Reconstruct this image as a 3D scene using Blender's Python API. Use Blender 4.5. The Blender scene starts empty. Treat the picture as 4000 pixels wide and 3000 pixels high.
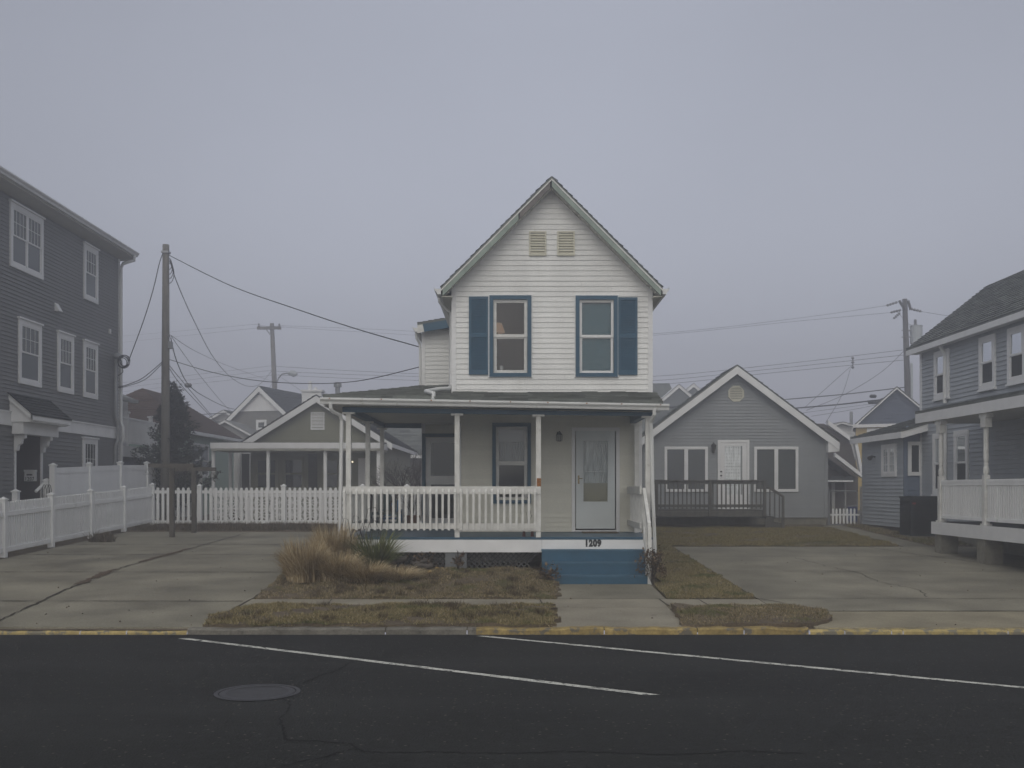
import bpy, math, random
import numpy as np
R = math.radians
rng = random.Random(7)
nrg = np.random.default_rng(11)
sc = bpy.context.scene
col = sc.collection

# ------------------------------------------------------------------ camera, sky, sun, exposure
E, FPX, HY, CX = 1.93, 4000.0, 1905.0, 2000.0
cam = bpy.data.objects.new("camera", bpy.data.cameras.new("camera"))
col.objects.link(cam)
cam.location = (0, 0, E); cam.rotation_euler = (R(90), 0, 0)
cam.data.lens = 36; cam.data.sensor_width = 36; cam.data.shift_y = 0.10125
cam.data.clip_start = 0.1; cam.data.clip_end = 2000
sc.camera = cam

SUN_EL, SUN_ROT = R(40), R(190)
w = bpy.data.worlds.new("World"); sc.world = w; w.use_nodes = True
nt = w.node_tree; nt.nodes.clear()
o_ = nt.nodes.new("ShaderNodeOutputWorld"); bg = nt.nodes.new("ShaderNodeBackground")
sky = nt.nodes.new("ShaderNodeTexSky"); sky.sky_type = 'NISHITA'; sky.sun_disc = False
sky.sun_elevation = SUN_EL; sky.sun_rotation = SUN_ROT; sky.dust_density = 6; sky.air_density = 1.5
hs = nt.nodes.new("ShaderNodeHueSaturation"); hs.inputs['Saturation'].default_value = 0.38
geo = nt.nodes.new("ShaderNodeNewGeometry"); sep = nt.nodes.new("ShaderNodeSeparateXYZ")
ramp = nt.nodes.new("ShaderNodeValToRGB")
ramp.color_ramp.elements[0].position = 0.0; ramp.color_ramp.elements[0].color = (1.28, 1.27, 1.30, 1)
ramp.color_ramp.elements[1].position = 1.0; ramp.color_ramp.elements[1].color = (1.0, 1.0, 1.02, 1)
e_ = ramp.color_ramp.elements.new(.40); e_.color = (.98, .985, 1.0, 1)
neg = nt.nodes.new("ShaderNodeMath"); neg.operation = 'MULTIPLY'; neg.inputs[1].default_value = -1
mx = nt.nodes.new("ShaderNodeMix"); mx.data_type = 'RGBA'; mx.blend_type = 'MULTIPLY'; mx.inputs['Factor'].default_value = 1
L = nt.links.new
L(sky.outputs[0], hs.inputs['Color']); L(geo.outputs['Incoming'], sep.inputs[0]); L(sep.outputs[2], neg.inputs[0]); L(neg.outputs[0], ramp.inputs[0])
ov = nt.nodes.new('ShaderNodeMix'); ov.data_type = 'RGBA'; ov.inputs['Factor'].default_value = .62; ov.inputs['B'].default_value = (3.78, 3.92, 4.62, 1); L(hs.outputs[0], ov.inputs['A']); L(ov.outputs['Result'], mx.inputs['A']); L(ramp.outputs[0], mx.inputs['B']); cn_ = nt.nodes.new('ShaderNodeTexNoise'); cn_.inputs['Scale'].default_value = 1.6; cn_.inputs['Detail'].default_value = 4; L(geo.outputs['Incoming'], cn_.inputs['Vector']); cr_ = nt.nodes.new('ShaderNodeMapRange'); cr_.inputs['From Min'].default_value = .3; cr_.inputs['From Max'].default_value = .7; cr_.inputs['To Min'].default_value = .93; cr_.inputs['To Max'].default_value = 1.07; L(cn_.outputs[0], cr_.inputs[0]); vs_ = nt.nodes.new('ShaderNodeVectorMath'); vs_.operation = 'SCALE'; L(mx.outputs['Result'], vs_.inputs[0]); L(cr_.outputs[0], vs_.inputs['Scale']); dt_ = nt.nodes.new('ShaderNodeVectorMath'); dt_.operation = 'DOT_PRODUCT'; L(geo.outputs['Incoming'], dt_.inputs[0]); dt_.inputs[1].default_value = (0, -.968, -.25)
pw_ = nt.nodes.new('ShaderNodeMath'); pw_.operation = 'POWER'; mxz = nt.nodes.new('ShaderNodeMath'); mxz.operation = 'MAXIMUM'; mxz.inputs[1].default_value = 0; L(dt_.outputs['Value'], mxz.inputs[0]); L(mxz.outputs[0], pw_.inputs[0]); pw_.inputs[1].default_value = 7
gl_ = nt.nodes.new('ShaderNodeMath'); gl_.operation = 'MULTIPLY_ADD'; L(pw_.outputs[0], gl_.inputs[0]); gl_.inputs[1].default_value = .27; gl_.inputs[2].default_value = .94      # sky brightened straight ahead, echoing darker lens corners
vt_ = nt.nodes.new('ShaderNodeVectorMath'); vt_.operation = 'SCALE'; L(vs_.outputs[0], vt_.inputs[0]); L(gl_.outputs[0], vt_.inputs['Scale']); L(vt_.outputs[0], bg.inputs[0]); L(bg.outputs[0], o_.inputs[0])
bg.inputs[1].default_value = 0.104
sun = bpy.data.objects.new("sun", bpy.data.lights.new("sun", 'SUN')); col.objects.link(sun)
sun.data.energy = 0.8; sun.data.angle = R(80); sun.data.color = (1, .965, .82)
sun.rotation_euler = (R(90) - SUN_EL, 0, R(-8))
sc.view_settings.view_transform = 'Standard'; sc.view_settings.look = 'None'
sc.view_settings.exposure = 0.06; sc.view_settings.gamma = 1
sc.cycles.use_denoising = True; sc.cycles.denoiser = 'OPENIMAGEDENOISE'; sc.cycles.denoising_prefilter = 'ACCURATE'; sc.cycles.denoising_input_passes = 'RGB_ALBEDO_NORMAL'
sc.cycles.max_bounces = 7; sc.cycles.diffuse_bounces = 3; sc.cycles.glossy_bounces = 3
sc.cycles.transparent_max_bounces = 16; sc.cycles.volume_bounces = 1
sc.cycles.use_adaptive_sampling = True; sc.cycles.adaptive_threshold = .008

# ------------------------------------------------------------------ helpers
def px(x, d): return (x - CX) * d / FPX
def pz(y, d): return E + (HY - y) * d / FPX
def P(x, y, d): return (px(x, d), d, pz(y, d))
KY, KS = 14.04, 0.038                       # kerb line, slope of the lots behind it
def T(y): return 0.0 if y < KY else (KS * (y - KY) if y < 34 else KS * (34 - KY) + .006 * (y - 34))
def gd(y): return (E + KS * KY) / ((y - HY) / FPX + KS)

class MB:
    def __init__(s): s.v = []; s.f = []
    def poly(s, pts):
        n = len(s.v); s.v += [tuple(p) for p in pts]; s.f.append(tuple(range(n, n + len(pts)))); return s
    def box8(s, p):
        n = len(s.v); s.v += [tuple(q) for q in p]
        for a in ((0, 3, 2, 1), (4, 5, 6, 7), (0, 1, 5, 4), (1, 2, 6, 5), (2, 3, 7, 6), (3, 0, 4, 7)): s.f.append(tuple(n + i for i in a))
        return s
    def box(s, x0, x1, y0, y1, z0, z1):
        return s.box8([(x0, y0, z0), (x1, y0, z0), (x1, y1, z0), (x0, y1, z0), (x0, y0, z1), (x1, y0, z1), (x1, y1, z1), (x0, y1, z1)])
    def fbox(s, F, u0, u1, w0, w1, n0, n1):
        return s.box8([F(u0, w0, n0), F(u1, w0, n0), F(u1, w0, n1), F(u0, w0, n1), F(u0, w1, n0), F(u1, w1, n0), F(u1, w1, n1), F(u0, w1, n1)])
    def fring(s, F, u0, u1, w0, w1, t, n0, n1, tb=None, tt=None):
        tb = t if tb is None else tb; tt = t if tt is None else tt
        s.fbox(F, u0, u0 + t, w0, w1, n0, n1); s.fbox(F, u1 - t, u1, w0, w1, n0, n1)
        s.fbox(F, u0 + t, u1 - t, w0, w0 + tb, n0, n1); s.fbox(F, u0 + t, u1 - t, w1 - tt, w1, n0, n1); return s
    def prism(s, F, uw, n0, n1):             # outline in (u, w), thickness n0..n1
        k = len(uw); n = len(s.v)
        s.v += [F(u, w_, n0) for u, w_ in uw] + [F(u, w_, n1) for u, w_ in uw]
        s.f.append(tuple(range(n, n + k))); s.f.append(tuple(range(n + 2 * k - 1, n + k - 1, -1)))
        for i in range(k): s.f.append((n + i, n + (i + 1) % k, n + k + (i + 1) % k, n + k + i))
        return s
    def tube(s, pts, r, seg=6):
        pts = [np.array(p, float) for p in pts]; k = len(pts)
        rs = r if isinstance(r, (list, tuple)) else [r] * k
        base = len(s.v); up = None
        for i, p in enumerate(pts):
            t = pts[min(i + 1, k - 1)] - pts[max(i - 1, 0)]; t = t / (np.linalg.norm(t) + 1e-9)
            if up is None: up = np.array((0, 0, 1.)) if abs(t[2]) < .9 else np.array((1., 0, 0))
            a = np.cross(t, up); a /= np.linalg.norm(a) + 1e-9; b = np.cross(a, t); up = b
            for j in range(seg):
                an = 2 * math.pi * j / seg; q = p + rs[i] * (math.cos(an) * a + math.sin(an) * b); s.v.append(tuple(q))
        for i in range(k - 1):
            for j in range(seg):
                j2 = (j + 1) % seg; s.f.append((base + i * seg + j, base + i * seg + j2, base + (i + 1) * seg + j2, base + (i + 1) * seg + j))
        s.f.append(tuple(base + j for j in reversed(range(seg)))); s.f.append(tuple(base + (k - 1) * seg + j for j in range(seg)))
        return s
    def lathe(s, c, prof, seg=12):           # prof: (radius, z)
        return s.tube([(c[0], c[1], c[2] + z) for r, z in prof], [r for r, z in prof], seg)
    def build(s, name, m, parent=None, label=None, smooth=False):
        return link(name, s.v, s.f, m, parent, label, smooth)

WL = {}
def link(name, v, f, m, parent=None, label=None, smooth=False):
    v = np.asarray(v, dtype=float).reshape(-1, 3)
    lo, hi = v.min(0), v.max(0); c = np.array(((lo[0] + hi[0]) / 2, (lo[1] + hi[1]) / 2, lo[2]))
    me = bpy.data.meshes.new(name); me.from_pydata((v - c).tolist(), [], f if isinstance(f, list) else f.tolist())
    me.materials.append(m); me.update()
    if smooth: me.polygons.foreach_set("use_smooth", [True] * len(me.polygons))
    o = bpy.data.objects.new(name, me); col.objects.link(o)
    if parent is not None: o.parent = parent; o.location = c - WL[parent.name]
    else: o.location = c
    WL[o.name] = c
    if label: o['label'] = label
    return o
def tag(o, label, cat, group=None, kind=None):
    o['label'] = label; o['category'] = cat
    if group: o['group'] = group
    if kind: o['kind'] = kind
    return o
def thing(name, loc, label, cat, group=None):
    o = bpy.data.objects.new(name, None); col.objects.link(o); o.location = loc; o.empty_display_size = .2
    WL[o.name] = np.array(loc, float); return tag(o, label, cat, group)
def struct(o, label=None):
    o['kind'] = 'structure'
    if label: o['label'] = label
    return o
def copy_tree(o, parent=None, loc=None):
    c = o.copy(); col.objects.link(c)
    if parent is not None: c.parent = parent
    if loc is not None: c.location = loc
    WL[c.name] = (WL[c.parent.name] if c.parent else np.zeros(3)) + np.array(c.location)
    for ch in list(o.children): copy_tree(ch, c)
    return c
def Ffront(y): return lambda u, w_, n: (u, y - n, w_)
def Fright(x): return lambda u, w_, n: (x + n, u, w_)     # wall facing +X
def Fleft(x): return lambda u, w_, n: (x - n, u, w_)      # wall facing -X

def siding(mb, F, z0, z1, span, holes=(), e=.1016, lip=.0165):
    z = z0
    while z < z1 - 1e-4:
        z2 = min(z + e, z1); a, b = span(z); c, d = span(z2)
        cuts = sorted((h[0], h[1]) for h in holes if h[2] <= (z + z2) / 2 <= h[3])
        segs = []; u = a
        for h0, h1 in cuts: segs.append((u, h0)); u = h1
        segs.append((u, b))
        for i, (s0, s1) in enumerate(segs):
            t0 = c if i == 0 else s0; t1 = d if i == len(segs) - 1 else s1
            if s1 - s0 < .01: continue
            if t1 < t0: t0 = t1 = (t0 + t1) / 2
            bk = [0.0]; 
            while (1 - bk[-1]) * (s1 - s0) > 3.6: bk.append(bk[-1] + rng.uniform(1.3, 3.4) / (s1 - s0))
            bk.append(1.0)
            for q0, q1 in zip(bk[:-1], bk[1:]):
                g_ = .002 / (s1 - s0) if q1 < 1 else 0; a0, a1, c0, c1 = s0 + (s1 - s0) * q0, s0 + (s1 - s0) * (q1 - g_), t0 + (t1 - t0) * q0, t0 + (t1 - t0) * (q1 - g_); l2 = lip + rng.uniform(-.002, .002)
                mb.poly([F(a0, z, l2), F(a1, z, l2), F(c1, z2, .003), F(c0, z2, .003)])
            mb.poly([F(s0, z, lip), F(s1, z, lip), F(s1, z, 0), F(s0, z, 0)])
        z = z2
    return mb
def shingles(mb, p00, p10, p01, p11, course=.14, tab=.28, lift=.014, jit=.008):
    p00, p10, p01, p11 = [np.array(p, float) for p in (p00, p10, p01, p11)]
    nrm = np.cross(p10 - p00, p01 - p00); nrm /= np.linalg.norm(nrm)
    if nrm[2] < 0: nrm = -nrm
    n = max(1, int(round(max(np.linalg.norm(p01 - p00), np.linalg.norm(p11 - p10)) / course)))
    for i in range(n):
        v0, v1 = i / n, (i + 1) / n
        a, b = p00 + (p01 - p00) * v0, p10 + (p11 - p10) * v0; c, d = p00 + (p01 - p00) * v1, p10 + (p11 - p10) * v1
        k = max(1, int(np.linalg.norm(b - a) / tab)); off = rng.random() * .8
        us = [0.0] + [min(1, max(0, (j + off + rng.uniform(-.2, .2)) / k)) for j in range(k)] + [1.0]
        for u0, u1 in zip(us[:-1], us[1:]):
            if u1 - u0 < .002: continue
            l = lift + rng.random() * jit; q = rng.random() * .25
            A, B = a + (b - a) * u0, a + (b - a) * u1; C, D = c + (d - c) * u0, c + (d - c) * u1
            A2, B2 = A - (C - A) * q * .25, B - (D - B) * q * .25
            mb.poly([A2 + nrm * l, B2 + nrm * l, D + nrm * .002, C + nrm * .002]); mb.poly([A2 + nrm * l, B2 + nrm * l, B2 - nrm * .004, A2 - nrm * .004])
    return mb
def slab(mb, p00, p10, p01, p11, t):
    q = [np.array(p, float) for p in (p00, p10, p11, p01)]
    mb.box8([p - np.array((0, 0, t)) for p in q] + q); return mb

# ------------------------------------------------------------------ materials
MATS = {}
def M(name, c, rough=.6, var=.10, scale=5.0, fine=0.0, fscale=80.0, bump=0.0, island=0.0, metal=0.0, spec=.25, streak=0.0):
    m = bpy.data.materials.new(name); m.use_nodes = True; n = m.node_tree; b = n.nodes['Principled BSDF']; K = n.links.new
    b.inputs['Roughness'].default_value = rough; b.inputs['Metallic'].default_value = metal; b.inputs['Specular IOR Level'].default_value = spec
    g = n.nodes.new("ShaderNodeNewGeometry")
    no = n.nodes.new("ShaderNodeTexNoise"); no.inputs['Scale'].default_value = scale; no.inputs['Detail'].default_value = 5
    mp = n.nodes.new("ShaderNodeMapping"); mp.inputs['Scale'].default_value = (1, 1, .25 if streak else 1)
    K(g.outputs['Position'], mp.inputs[0]); K(mp.outputs[0], no.inputs['Vector'])
    mr = n.nodes.new("ShaderNodeMapRange"); mr.inputs['From Min'].default_value = .3; mr.inputs['From Max'].default_value = .7
    mr.inputs['To Min'].default_value = 1 - var; mr.inputs['To Max'].default_value = 1 + var; K(no.outputs[0], mr.inputs[0]); val = mr.outputs[0]
    def mul(x, y_):
        q = n.nodes.new("ShaderNodeMath"); q.operation = 'MULTIPLY'; K(x, q.inputs[0]); K(y_, q.inputs[1]); return q.outputs[0]
    def rng_(sock, lo, hi, a=0., b_=1.):
        q = n.nodes.new("ShaderNodeMapRange"); q.inputs['From Min'].default_value = a; q.inputs['From Max'].default_value = b_
        q.inputs['To Min'].default_value = lo; q.inputs['To Max'].default_value = hi; K(sock, q.inputs[0]); return q.outputs[0]
    if fine:
        f2 = n.nodes.new("ShaderNodeTexNoise"); f2.inputs['Scale'].default_value = fscale; f2.inputs['Detail'].default_value = 3
        K(g.outputs['Position'], f2.inputs['Vector']); val = mul(val, rng_(f2.outputs[0], 1 - fine, 1 + fine, .3, .7))
    if island: val = mul(val, rng_(g.outputs['Random Per Island'], 1 - island, 1 + island))
    vm = n.nodes.new("ShaderNodeVectorMath"); vm.operation = 'SCALE'; vm.inputs[0].default_value = c[:3]; K(val, vm.inputs['Scale'])
    K(vm.outputs[0], b.inputs['Base Color'])
    if bump:
        f3 = n.nodes.new("ShaderNodeTexNoise"); f3.inputs['Scale'].default_value = fscale; f3.inputs['Detail'].default_value = 4
        K(g.outputs['Position'], f3.inputs['Vector']); bp = n.nodes.new("ShaderNodeBump"); bp.inputs['Strength'].default_value = bump
        bp.inputs['Distance'].default_value = .02; K(f3.outputs[0], bp.inputs['Height']); K(bp.outputs[0], b.inputs['Normal'])
    MATS[name] = m; return m
def Mblade(name, stops, patch=None, rough=.8):
    m = bpy.data.materials.new(name); m.use_nodes = True; n = m.node_tree; b = n.nodes['Principled BSDF']; K = n.links.new
    b.inputs['Roughness'].default_value = rough; b.inputs['Specular IOR Level'].default_value = .1
    g = n.nodes.new("ShaderNodeNewGeometry"); r = n.nodes.new("ShaderNodeValToRGB")
    while len(r.color_ramp.elements) > 1: r.color_ramp.elements.remove(r.color_ramp.elements[-1])
    for i, (p, c) in enumerate(stops):
        e = r.color_ramp.elements[0] if i == 0 else r.color_ramp.elements.new(p); e.position = p; e.color = (*c, 1)
    K(g.outputs['Random Per Island'], r.inputs[0]); out = r.outputs[0]
    if patch:
        no = n.nodes.new("ShaderNodeTexNoise"); no.inputs['Scale'].default_value = patch[1]; no.inputs['Detail'].default_value = 3
        K(g.outputs['Position'], no.inputs['Vector'])
        mr = n.nodes.new("ShaderNodeMapRange"); mr.inputs['From Min'].default_value = patch[2]; mr.inputs['From Max'].default_value = patch[2] + .12; K(no.outputs[0], mr.inputs[0])
        mm = n.nodes.new("ShaderNodeMix"); mm.data_type = 'RGBA'; K(mr.outputs[0], mm.inputs['Factor']); K(out, mm.inputs['A']); mm.inputs['B'].default_value = (*patch[0], 1); out = mm.outputs['Result']
    K(out, b.inputs['Base Color']); MATS[name] = m; return m

white_siding = M("white_vinyl_siding", (.73, .735, .715), .5, .07, 2.2, .04, 30, streak=1, island=.035)
beige_siding = M("beige_vinyl_siding", (.64, .63, .55), .5, .06, 2.2, .04, 30, streak=1, island=.035)
white_trim = M("white_trim_paint", (.74, .745, .74), .5, .05, 3)
old_white = M("weathered_white_paint", (.66, .66, .63), .6, .12, 6, .05, 60)
cream = M("cream_vent_vinyl", (.56, .545, .44), .5, .06, 5)
green_trim = M("pale_green_rake_paint", (.26, .315, .27), .6, .16, 6)
raw_wood = M("bare_grey_wood", (.16, .145, .13), .8, .3, 9)
blue_paint = M("blue_trim_paint", (.034, .092, .145), .5, .1, 4)
blue_step = M("blue_step_paint", (.036, .098, .155), .55, .14, 3, .06, 40)
blue_tread = M('skylit_worn_blue_tread', (.058, .128, .19), .5, .2, 4, .1, 30)  # lighter than the risers: sky light on worn treads put into the colour
blue_floor = M("faded_blue_floor_paint", (.10, .15, .19), .45, .2, 4, .08, 30)
teal_shade = M("teal_blind_fabric", (.06, .19, .24), .35, .04, 2)
shingle = M("grey_green_shingle", (.125, .134, .122), .9, .2, 3, .15, 120, island=.42)
shingle_dark = M("charcoal_shingle", (.035, .04, .042), .9, .15, 4, .15, 120, island=.2)
shingle_brown = M("brown_shingle", (.085, .055, .042), .9, .12, 2, .1, 60, island=.14)
gutter_m = M("white_aluminium_gutter", (.66, .67, .66), .4, .07, 5, streak=1)
rust = M("rust", (.26, .11, .03), .9, .4, 30)
grey_siding = M("dove_grey_siding", (.265, .28, .288), .55, .06, 2, .03, 30, streak=1, island=.03)
plum_siding = M("plum_grey_siding", (.172, .175, .178), .55, .07, 2, .03, 30, streak=1, island=.04)
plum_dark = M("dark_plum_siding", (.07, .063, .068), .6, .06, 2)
bluegrey_siding = M("blue_grey_siding", (.36, .388, .415), .55, .07, 2, .03, 30, streak=1, island=.04)
blue_siding = M("slate_blue_siding", (.14, .175, .235), .55, .06, 2, island=.04)
sage_siding = M("sage_green_siding", (.225, .225, .165), .6, .05, 2)
mint_siding = M("mint_green_siding", (.36, .47, .40), .6, .05, 2)
navy_siding = M("navy_blue_siding", (.055, .07, .14), .6, .06, 2)
taupe_siding = M("taupe_shingle_siding", (.2, .195, .18), .8, .1, 4, .1, 40)
fadegrey_siding = M("pale_grey_siding", (.34, .345, .33), .7, .06, 2)
yellow_siding = M("yellow_siding", (.45, .34, .13), .6, .05, 2)
brown_siding = M("brown_siding", (.10, .09, .085), .8, .08, 2)
soffit = M("cream_soffit", (.42, .415, .36), .6, .06, 3)
room_m = M("dim_room_plaster", (.42, .41, .37), .8, .1, 1)
room_dark = M("dark_room", (.03, .03, .03), .8, .1, 1)
curtain = M("white_net_curtain", (.72, .75, .75), .8, .2, 14, streak=1)
blind = M("pale_window_blind", (.42, .44, .46), .7, .04, 3)
vinyl = M("white_vinyl_fence", (.83, .84, .835), .4, .05, 2.5, .03, 20, streak=1)
old_deck = M("grey_weathered_deck_wood", (.105, .103, .092), .85, .25, 8, .15, 50, streak=1)
timber = M("brown_timber", (.10, .09, .075), .85, .25, 8, .15, 60, streak=1)
pole_m = M("weathered_pole_wood", (.15, .14, .12), .9, .22, 9, .2, 50, streak=1, bump=.3)
pole_dark = M("dark_pole_wood", (.075, .07, .065), .9, .2, 9, streak=1)
cable_m = M("black_cable", (.02, .021, .023), .6, .1, 4)
metal_grey = M("galvanised_metal", (.28, .29, .30), .5, .1, 6, metal=.3)
transf_m = M("transformer_grey_enamel", (.40, .43, .44), .5, .06, 3)
ceramic = M("grey_ceramic", (.2, .2, .21), .4, .1, 8)
concrete = M("concrete", (.22, .205, .157), .9, .30, .8, .2, 45, bump=.3)
concrete_tan = M("tan_concrete", (.275, .245, .172), .9, .2, 1.3, .2, 50, bump=.25)
walkmat = M("pale_concrete", (.285, .26, .20), .9, .22, 1.1, .2, 50, bump=.25)
joint = M("dirt_filled_joint", (.05, .043, .033), 1, .3, 9)
block_m = M("concrete_block", (.2, .19, .155), .95, .2, 5, .15, 50, bump=.3)
kerb_m = M("old_concrete_kerb", (.17, .16, .135), .95, .3, 4, .2, 40, bump=.4)
ykerb = M("yellow_kerb_paint", (.30, .225, .09), .8, .3, 5, .25, 24, bump=.4)
ykerb_pale = M("worn_pale_yellow_paint", (.42, .33, .14), .8, .25, 5, .15, 30, bump=.3)
line_m = M("white_road_paint", (.56, .56, .50), .8, .18, 9, .2, 60)
soil = M("dry_soil", (.125, .1, .07), 1, .3, 2, .3, 30, bump=.5)
lawn_base = M("dormant_turf_base", (.115, .095, .06), 1, .3, 2.5, .3, 30, bump=.5)
rock_m = M("grey_brown_bark", (.09, .08, .07), .9, .35, 12, .2, 50, bump=.4)
stone_y = M("ochre_stone", (.32, .22, .09), .9, .25, 15)
cedar_m = Mblade("cedar_needles", [(0, (.016, .025, .017)), (.6, (.026, .038, .025)), (1, (.05, .062, .04))])
trunk_m = M("bark", (.06, .05, .04), .9, .2, 12)
twig_m = M("dark_twig", (.05, .042, .037), .9, .2, 12)
deadleaf = Mblade("dead_brown_leaves", [(0, (.055, .04, .028)), (.6, (.12, .085, .055)), (1, (.21, .155, .10))])
tan_grass = Mblade("tan_ornamental_grass", [(0, (.17, .12, .06)), (.4, (.35, .262, .142)), (.8, (.50, .40, .24)), (1, (.66, .58, .40))])
yucca_m = Mblade("yucca_leaves", [(0, (.06, .078, .03)), (.6, (.13, .15, .058)), (1, (.27, .26, .12))])
turf = Mblade("dormant_turf", [(0, (.105, .088, .043)), (.4, (.235, .197, .095)), (.75, (.35, .295, .155)), (.93, (.40, .33, .21)), (1, (.11, .12, .05))], ((.115, .125, .05), 1.6, .55))
turf_brown = Mblade("brown_turf", [(0, (.095, .076, .042)), (.45, (.21, .172, .092)), (.8, (.34, .28, .165)), (.95, (.44, .37, .25)), (1, (.12, .13, .055))], ((.14, .145, .06), 1.5, .53))
turf_olive = Mblade("olive_dormant_turf", [(0, (.12, .098, .042)), (.5, (.225, .185, .08)), (.9, (.33, .27, .125)), (1, (.14, .14, .055))], ((.135, .13, .055), .7, .56))
weeds_m = Mblade("dry_weeds", [(0, (.045, .036, .026)), (.5, (.09, .068, .045)), (.9, (.16, .125, .08)), (1, (.06, .075, .035))])
terracotta = M("terracotta", (.2, .1, .055), .85, .15, 8)
teal_chair = M("faded_teal_paint", (.085, .125, .125), .6, .15, 8)
bentwood = M("dark_bentwood", (.045, .032, .026), .6, .2, 9)
blue_plastic = M("bright_blue_plastic", (.03, .17, .36), .4, .12, 6)
redwood = M("dark_red_paint", (.10, .026, .02), .6, .15, 8)
black_m = M("black_paint", (.02, .02, .021), .5, .1, 5)
brass = M("aged_brass", (.30, .24, .13), .4, .1, 9, metal=.6)
lantern_m = M("dark_bronze", (.05, .048, .042), .5, .15, 9)
frost = M("frosted_lantern_glass", (.34, .34, .31), .3, .06, 8)
mat_m = M("brown_doormat", (.10, .078, .045), 1, .2, 20)
door_grey = M("pale_grey_door_paint", (.62, .66, .66), .45, .03, 3)
ac_m = M("dark_green_grey_metal", (.032, .038, .04), .6, .12, 6)
red_label = M("red_label", (.25, .04, .05), .5, .1, 5)
signblue = M("blue_sign_board", (.05, .07, .2), .6, .1, 5)
iron_m = M("manhole_iron", (.075, .075, .08), .6, .12, 14, .2, 60, metal=.2)
lattice_m = M("dark_grey_lattice", (.055, .055, .053), .85, .15, 9)
shade_cream = M("cream_panel", (.45, .43, .33), .7, .05, 6)

def wear(m, c, scale, thr, soft=.06, stretch=(1, 1, 1), amt=1.0, detail=8):
    n = m.node_tree; b = n.nodes['Principled BSDF']; K = n.links.new; src = b.inputs['Base Color'].links[0].from_socket
    g = n.nodes.new("ShaderNodeNewGeometry"); mp = n.nodes.new("ShaderNodeMapping"); mp.inputs['Scale'].default_value = stretch; K(g.outputs['Position'], mp.inputs[0])
    no = n.nodes.new("ShaderNodeTexNoise"); no.inputs['Scale'].default_value = scale; no.inputs['Detail'].default_value = detail; no.inputs['Roughness'].default_value = .65; K(mp.outputs[0], no.inputs['Vector'])
    mr = n.nodes.new("ShaderNodeMapRange"); mr.inputs['From Min'].default_value = thr; mr.inputs['From Max'].default_value = thr + soft; mr.inputs['To Max'].default_value = amt; K(no.outputs[0], mr.inputs[0])
    mm = n.nodes.new("ShaderNodeMix"); mm.data_type = 'RGBA'; K(mr.outputs[0], mm.inputs['Factor']); K(src, mm.inputs['A']); mm.inputs['B'].default_value = (*c, 1); K(mm.outputs['Result'], b.inputs['Base Color'])
wear(ykerb, (.15, .135, .105), 9, .55, .05); wear(ykerb, (.10, .085, .06), 3.5, .6, .1, amt=.8); wear(ykerb_pale, (.2, .185, .14), 7, .5, .06)
wear(line_m, (.05, .052, .05), 14, .565, .03); wear(line_m, (.25, .25, .23), 3, .55, .1)
for cm_ in (concrete, concrete_tan, walkmat): wear(cm_, (.10, .094, .076), .55, .56, .22, amt=.5); wear(cm_, (.10, .095, .08), 3.2, .62, .1, amt=.55); wear(cm_, (.30, .28, .22), 38, .63, .05, amt=.6); wear(cm_, (.06, .055, .045), 30, .65, .04, amt=.8)
wear(blue_step, (.025, .06, .10), 5, .6, .15, amt=.6); wear(blue_step, (.13, .2, .27), 16, .66, .05, amt=.7, stretch=(.3, 1, 1))
wear(old_white, (.33, .32, .27), 8, .62, .12, amt=.6); wear(old_white, (.2, .18, .14), 40, .7, .03, amt=.7); wear(vinyl, (.5, .52, .46), 2.5, .6, .15, (1, 1, .3), .6); wear(white_siding, (.5, .5, .46), 1.3, .6, .2, (1, 1, .25), .5)
wear(gutter_m, (.35, .34, .28), 4, .62, .1, (1, 1, .3), .6); wear(kerb_m, (.06, .055, .045), 6, .58, .1); wear(green_trim, (.36, .37, .35), 12, .63, .05, amt=.7)
def glass(name, tint, tr):
    m = bpy.data.materials.new(name); m.use_nodes = True; n = m.node_tree; n.nodes.clear(); K = n.links.new
    o = n.nodes.new("ShaderNodeOutputMaterial"); a = n.nodes.new("ShaderNodeBsdfTransparent"); a.inputs[0].default_value = (*tint, 1)
    g = n.nodes.new("ShaderNodeBsdfGlossy"); g.inputs['Roughness'].default_value = .03; g.inputs[0].default_value = (.8, .83, .86, 1)
    d = n.nodes.new("ShaderNodeBsdfDiffuse"); d.inputs[0].default_value = (.045, .05, .053, 1)
    mm = n.nodes.new("ShaderNodeMixShader"); mm.inputs[0].default_value = tr; K(d.outputs[0], mm.inputs[1]); K(a.outputs[0], mm.inputs[2])
    f = n.nodes.new("ShaderNodeFresnel"); f.inputs[0].default_value = 1.55
    no = n.nodes.new("ShaderNodeTexNoise"); no.inputs['Scale'].default_value = 1.4; bp = n.nodes.new("ShaderNodeBump"); bp.inputs['Strength'].default_value = .03
    K(no.outputs[0], bp.inputs['Height']); K(bp.outputs[0], g.inputs['Normal'])
    m2 = n.nodes.new("ShaderNodeMixShader"); K(f.outputs[0], m2.inputs[0]); K(mm.outputs[0], m2.inputs[1]); K(g.outputs[0], m2.inputs[2]); K(m2.outputs[0], o.inputs[0]); MATS[name] = m; return m
clear = glass("window_glass", (.88, .9, .9), .97)
darkglass = glass("dark_window_glass", (.3, .3, .3), .25)
def emis(name, c, s_):
    m = bpy.data.materials.new(name); m.use_nodes = True; b = m.node_tree.nodes['Principled BSDF']; b.inputs['Base Color'].default_value = (*c, 1)
    b.inputs['Emission Color'].default_value = (*c, 1); b.inputs['Emission Strength'].default_value = s_; return m
lamp_on = emis("lit_bulb", (1, .86, .6), 1.6)
lamp_warm = emis("lit_warm_shade", (1, .66, .42), .14)

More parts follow.
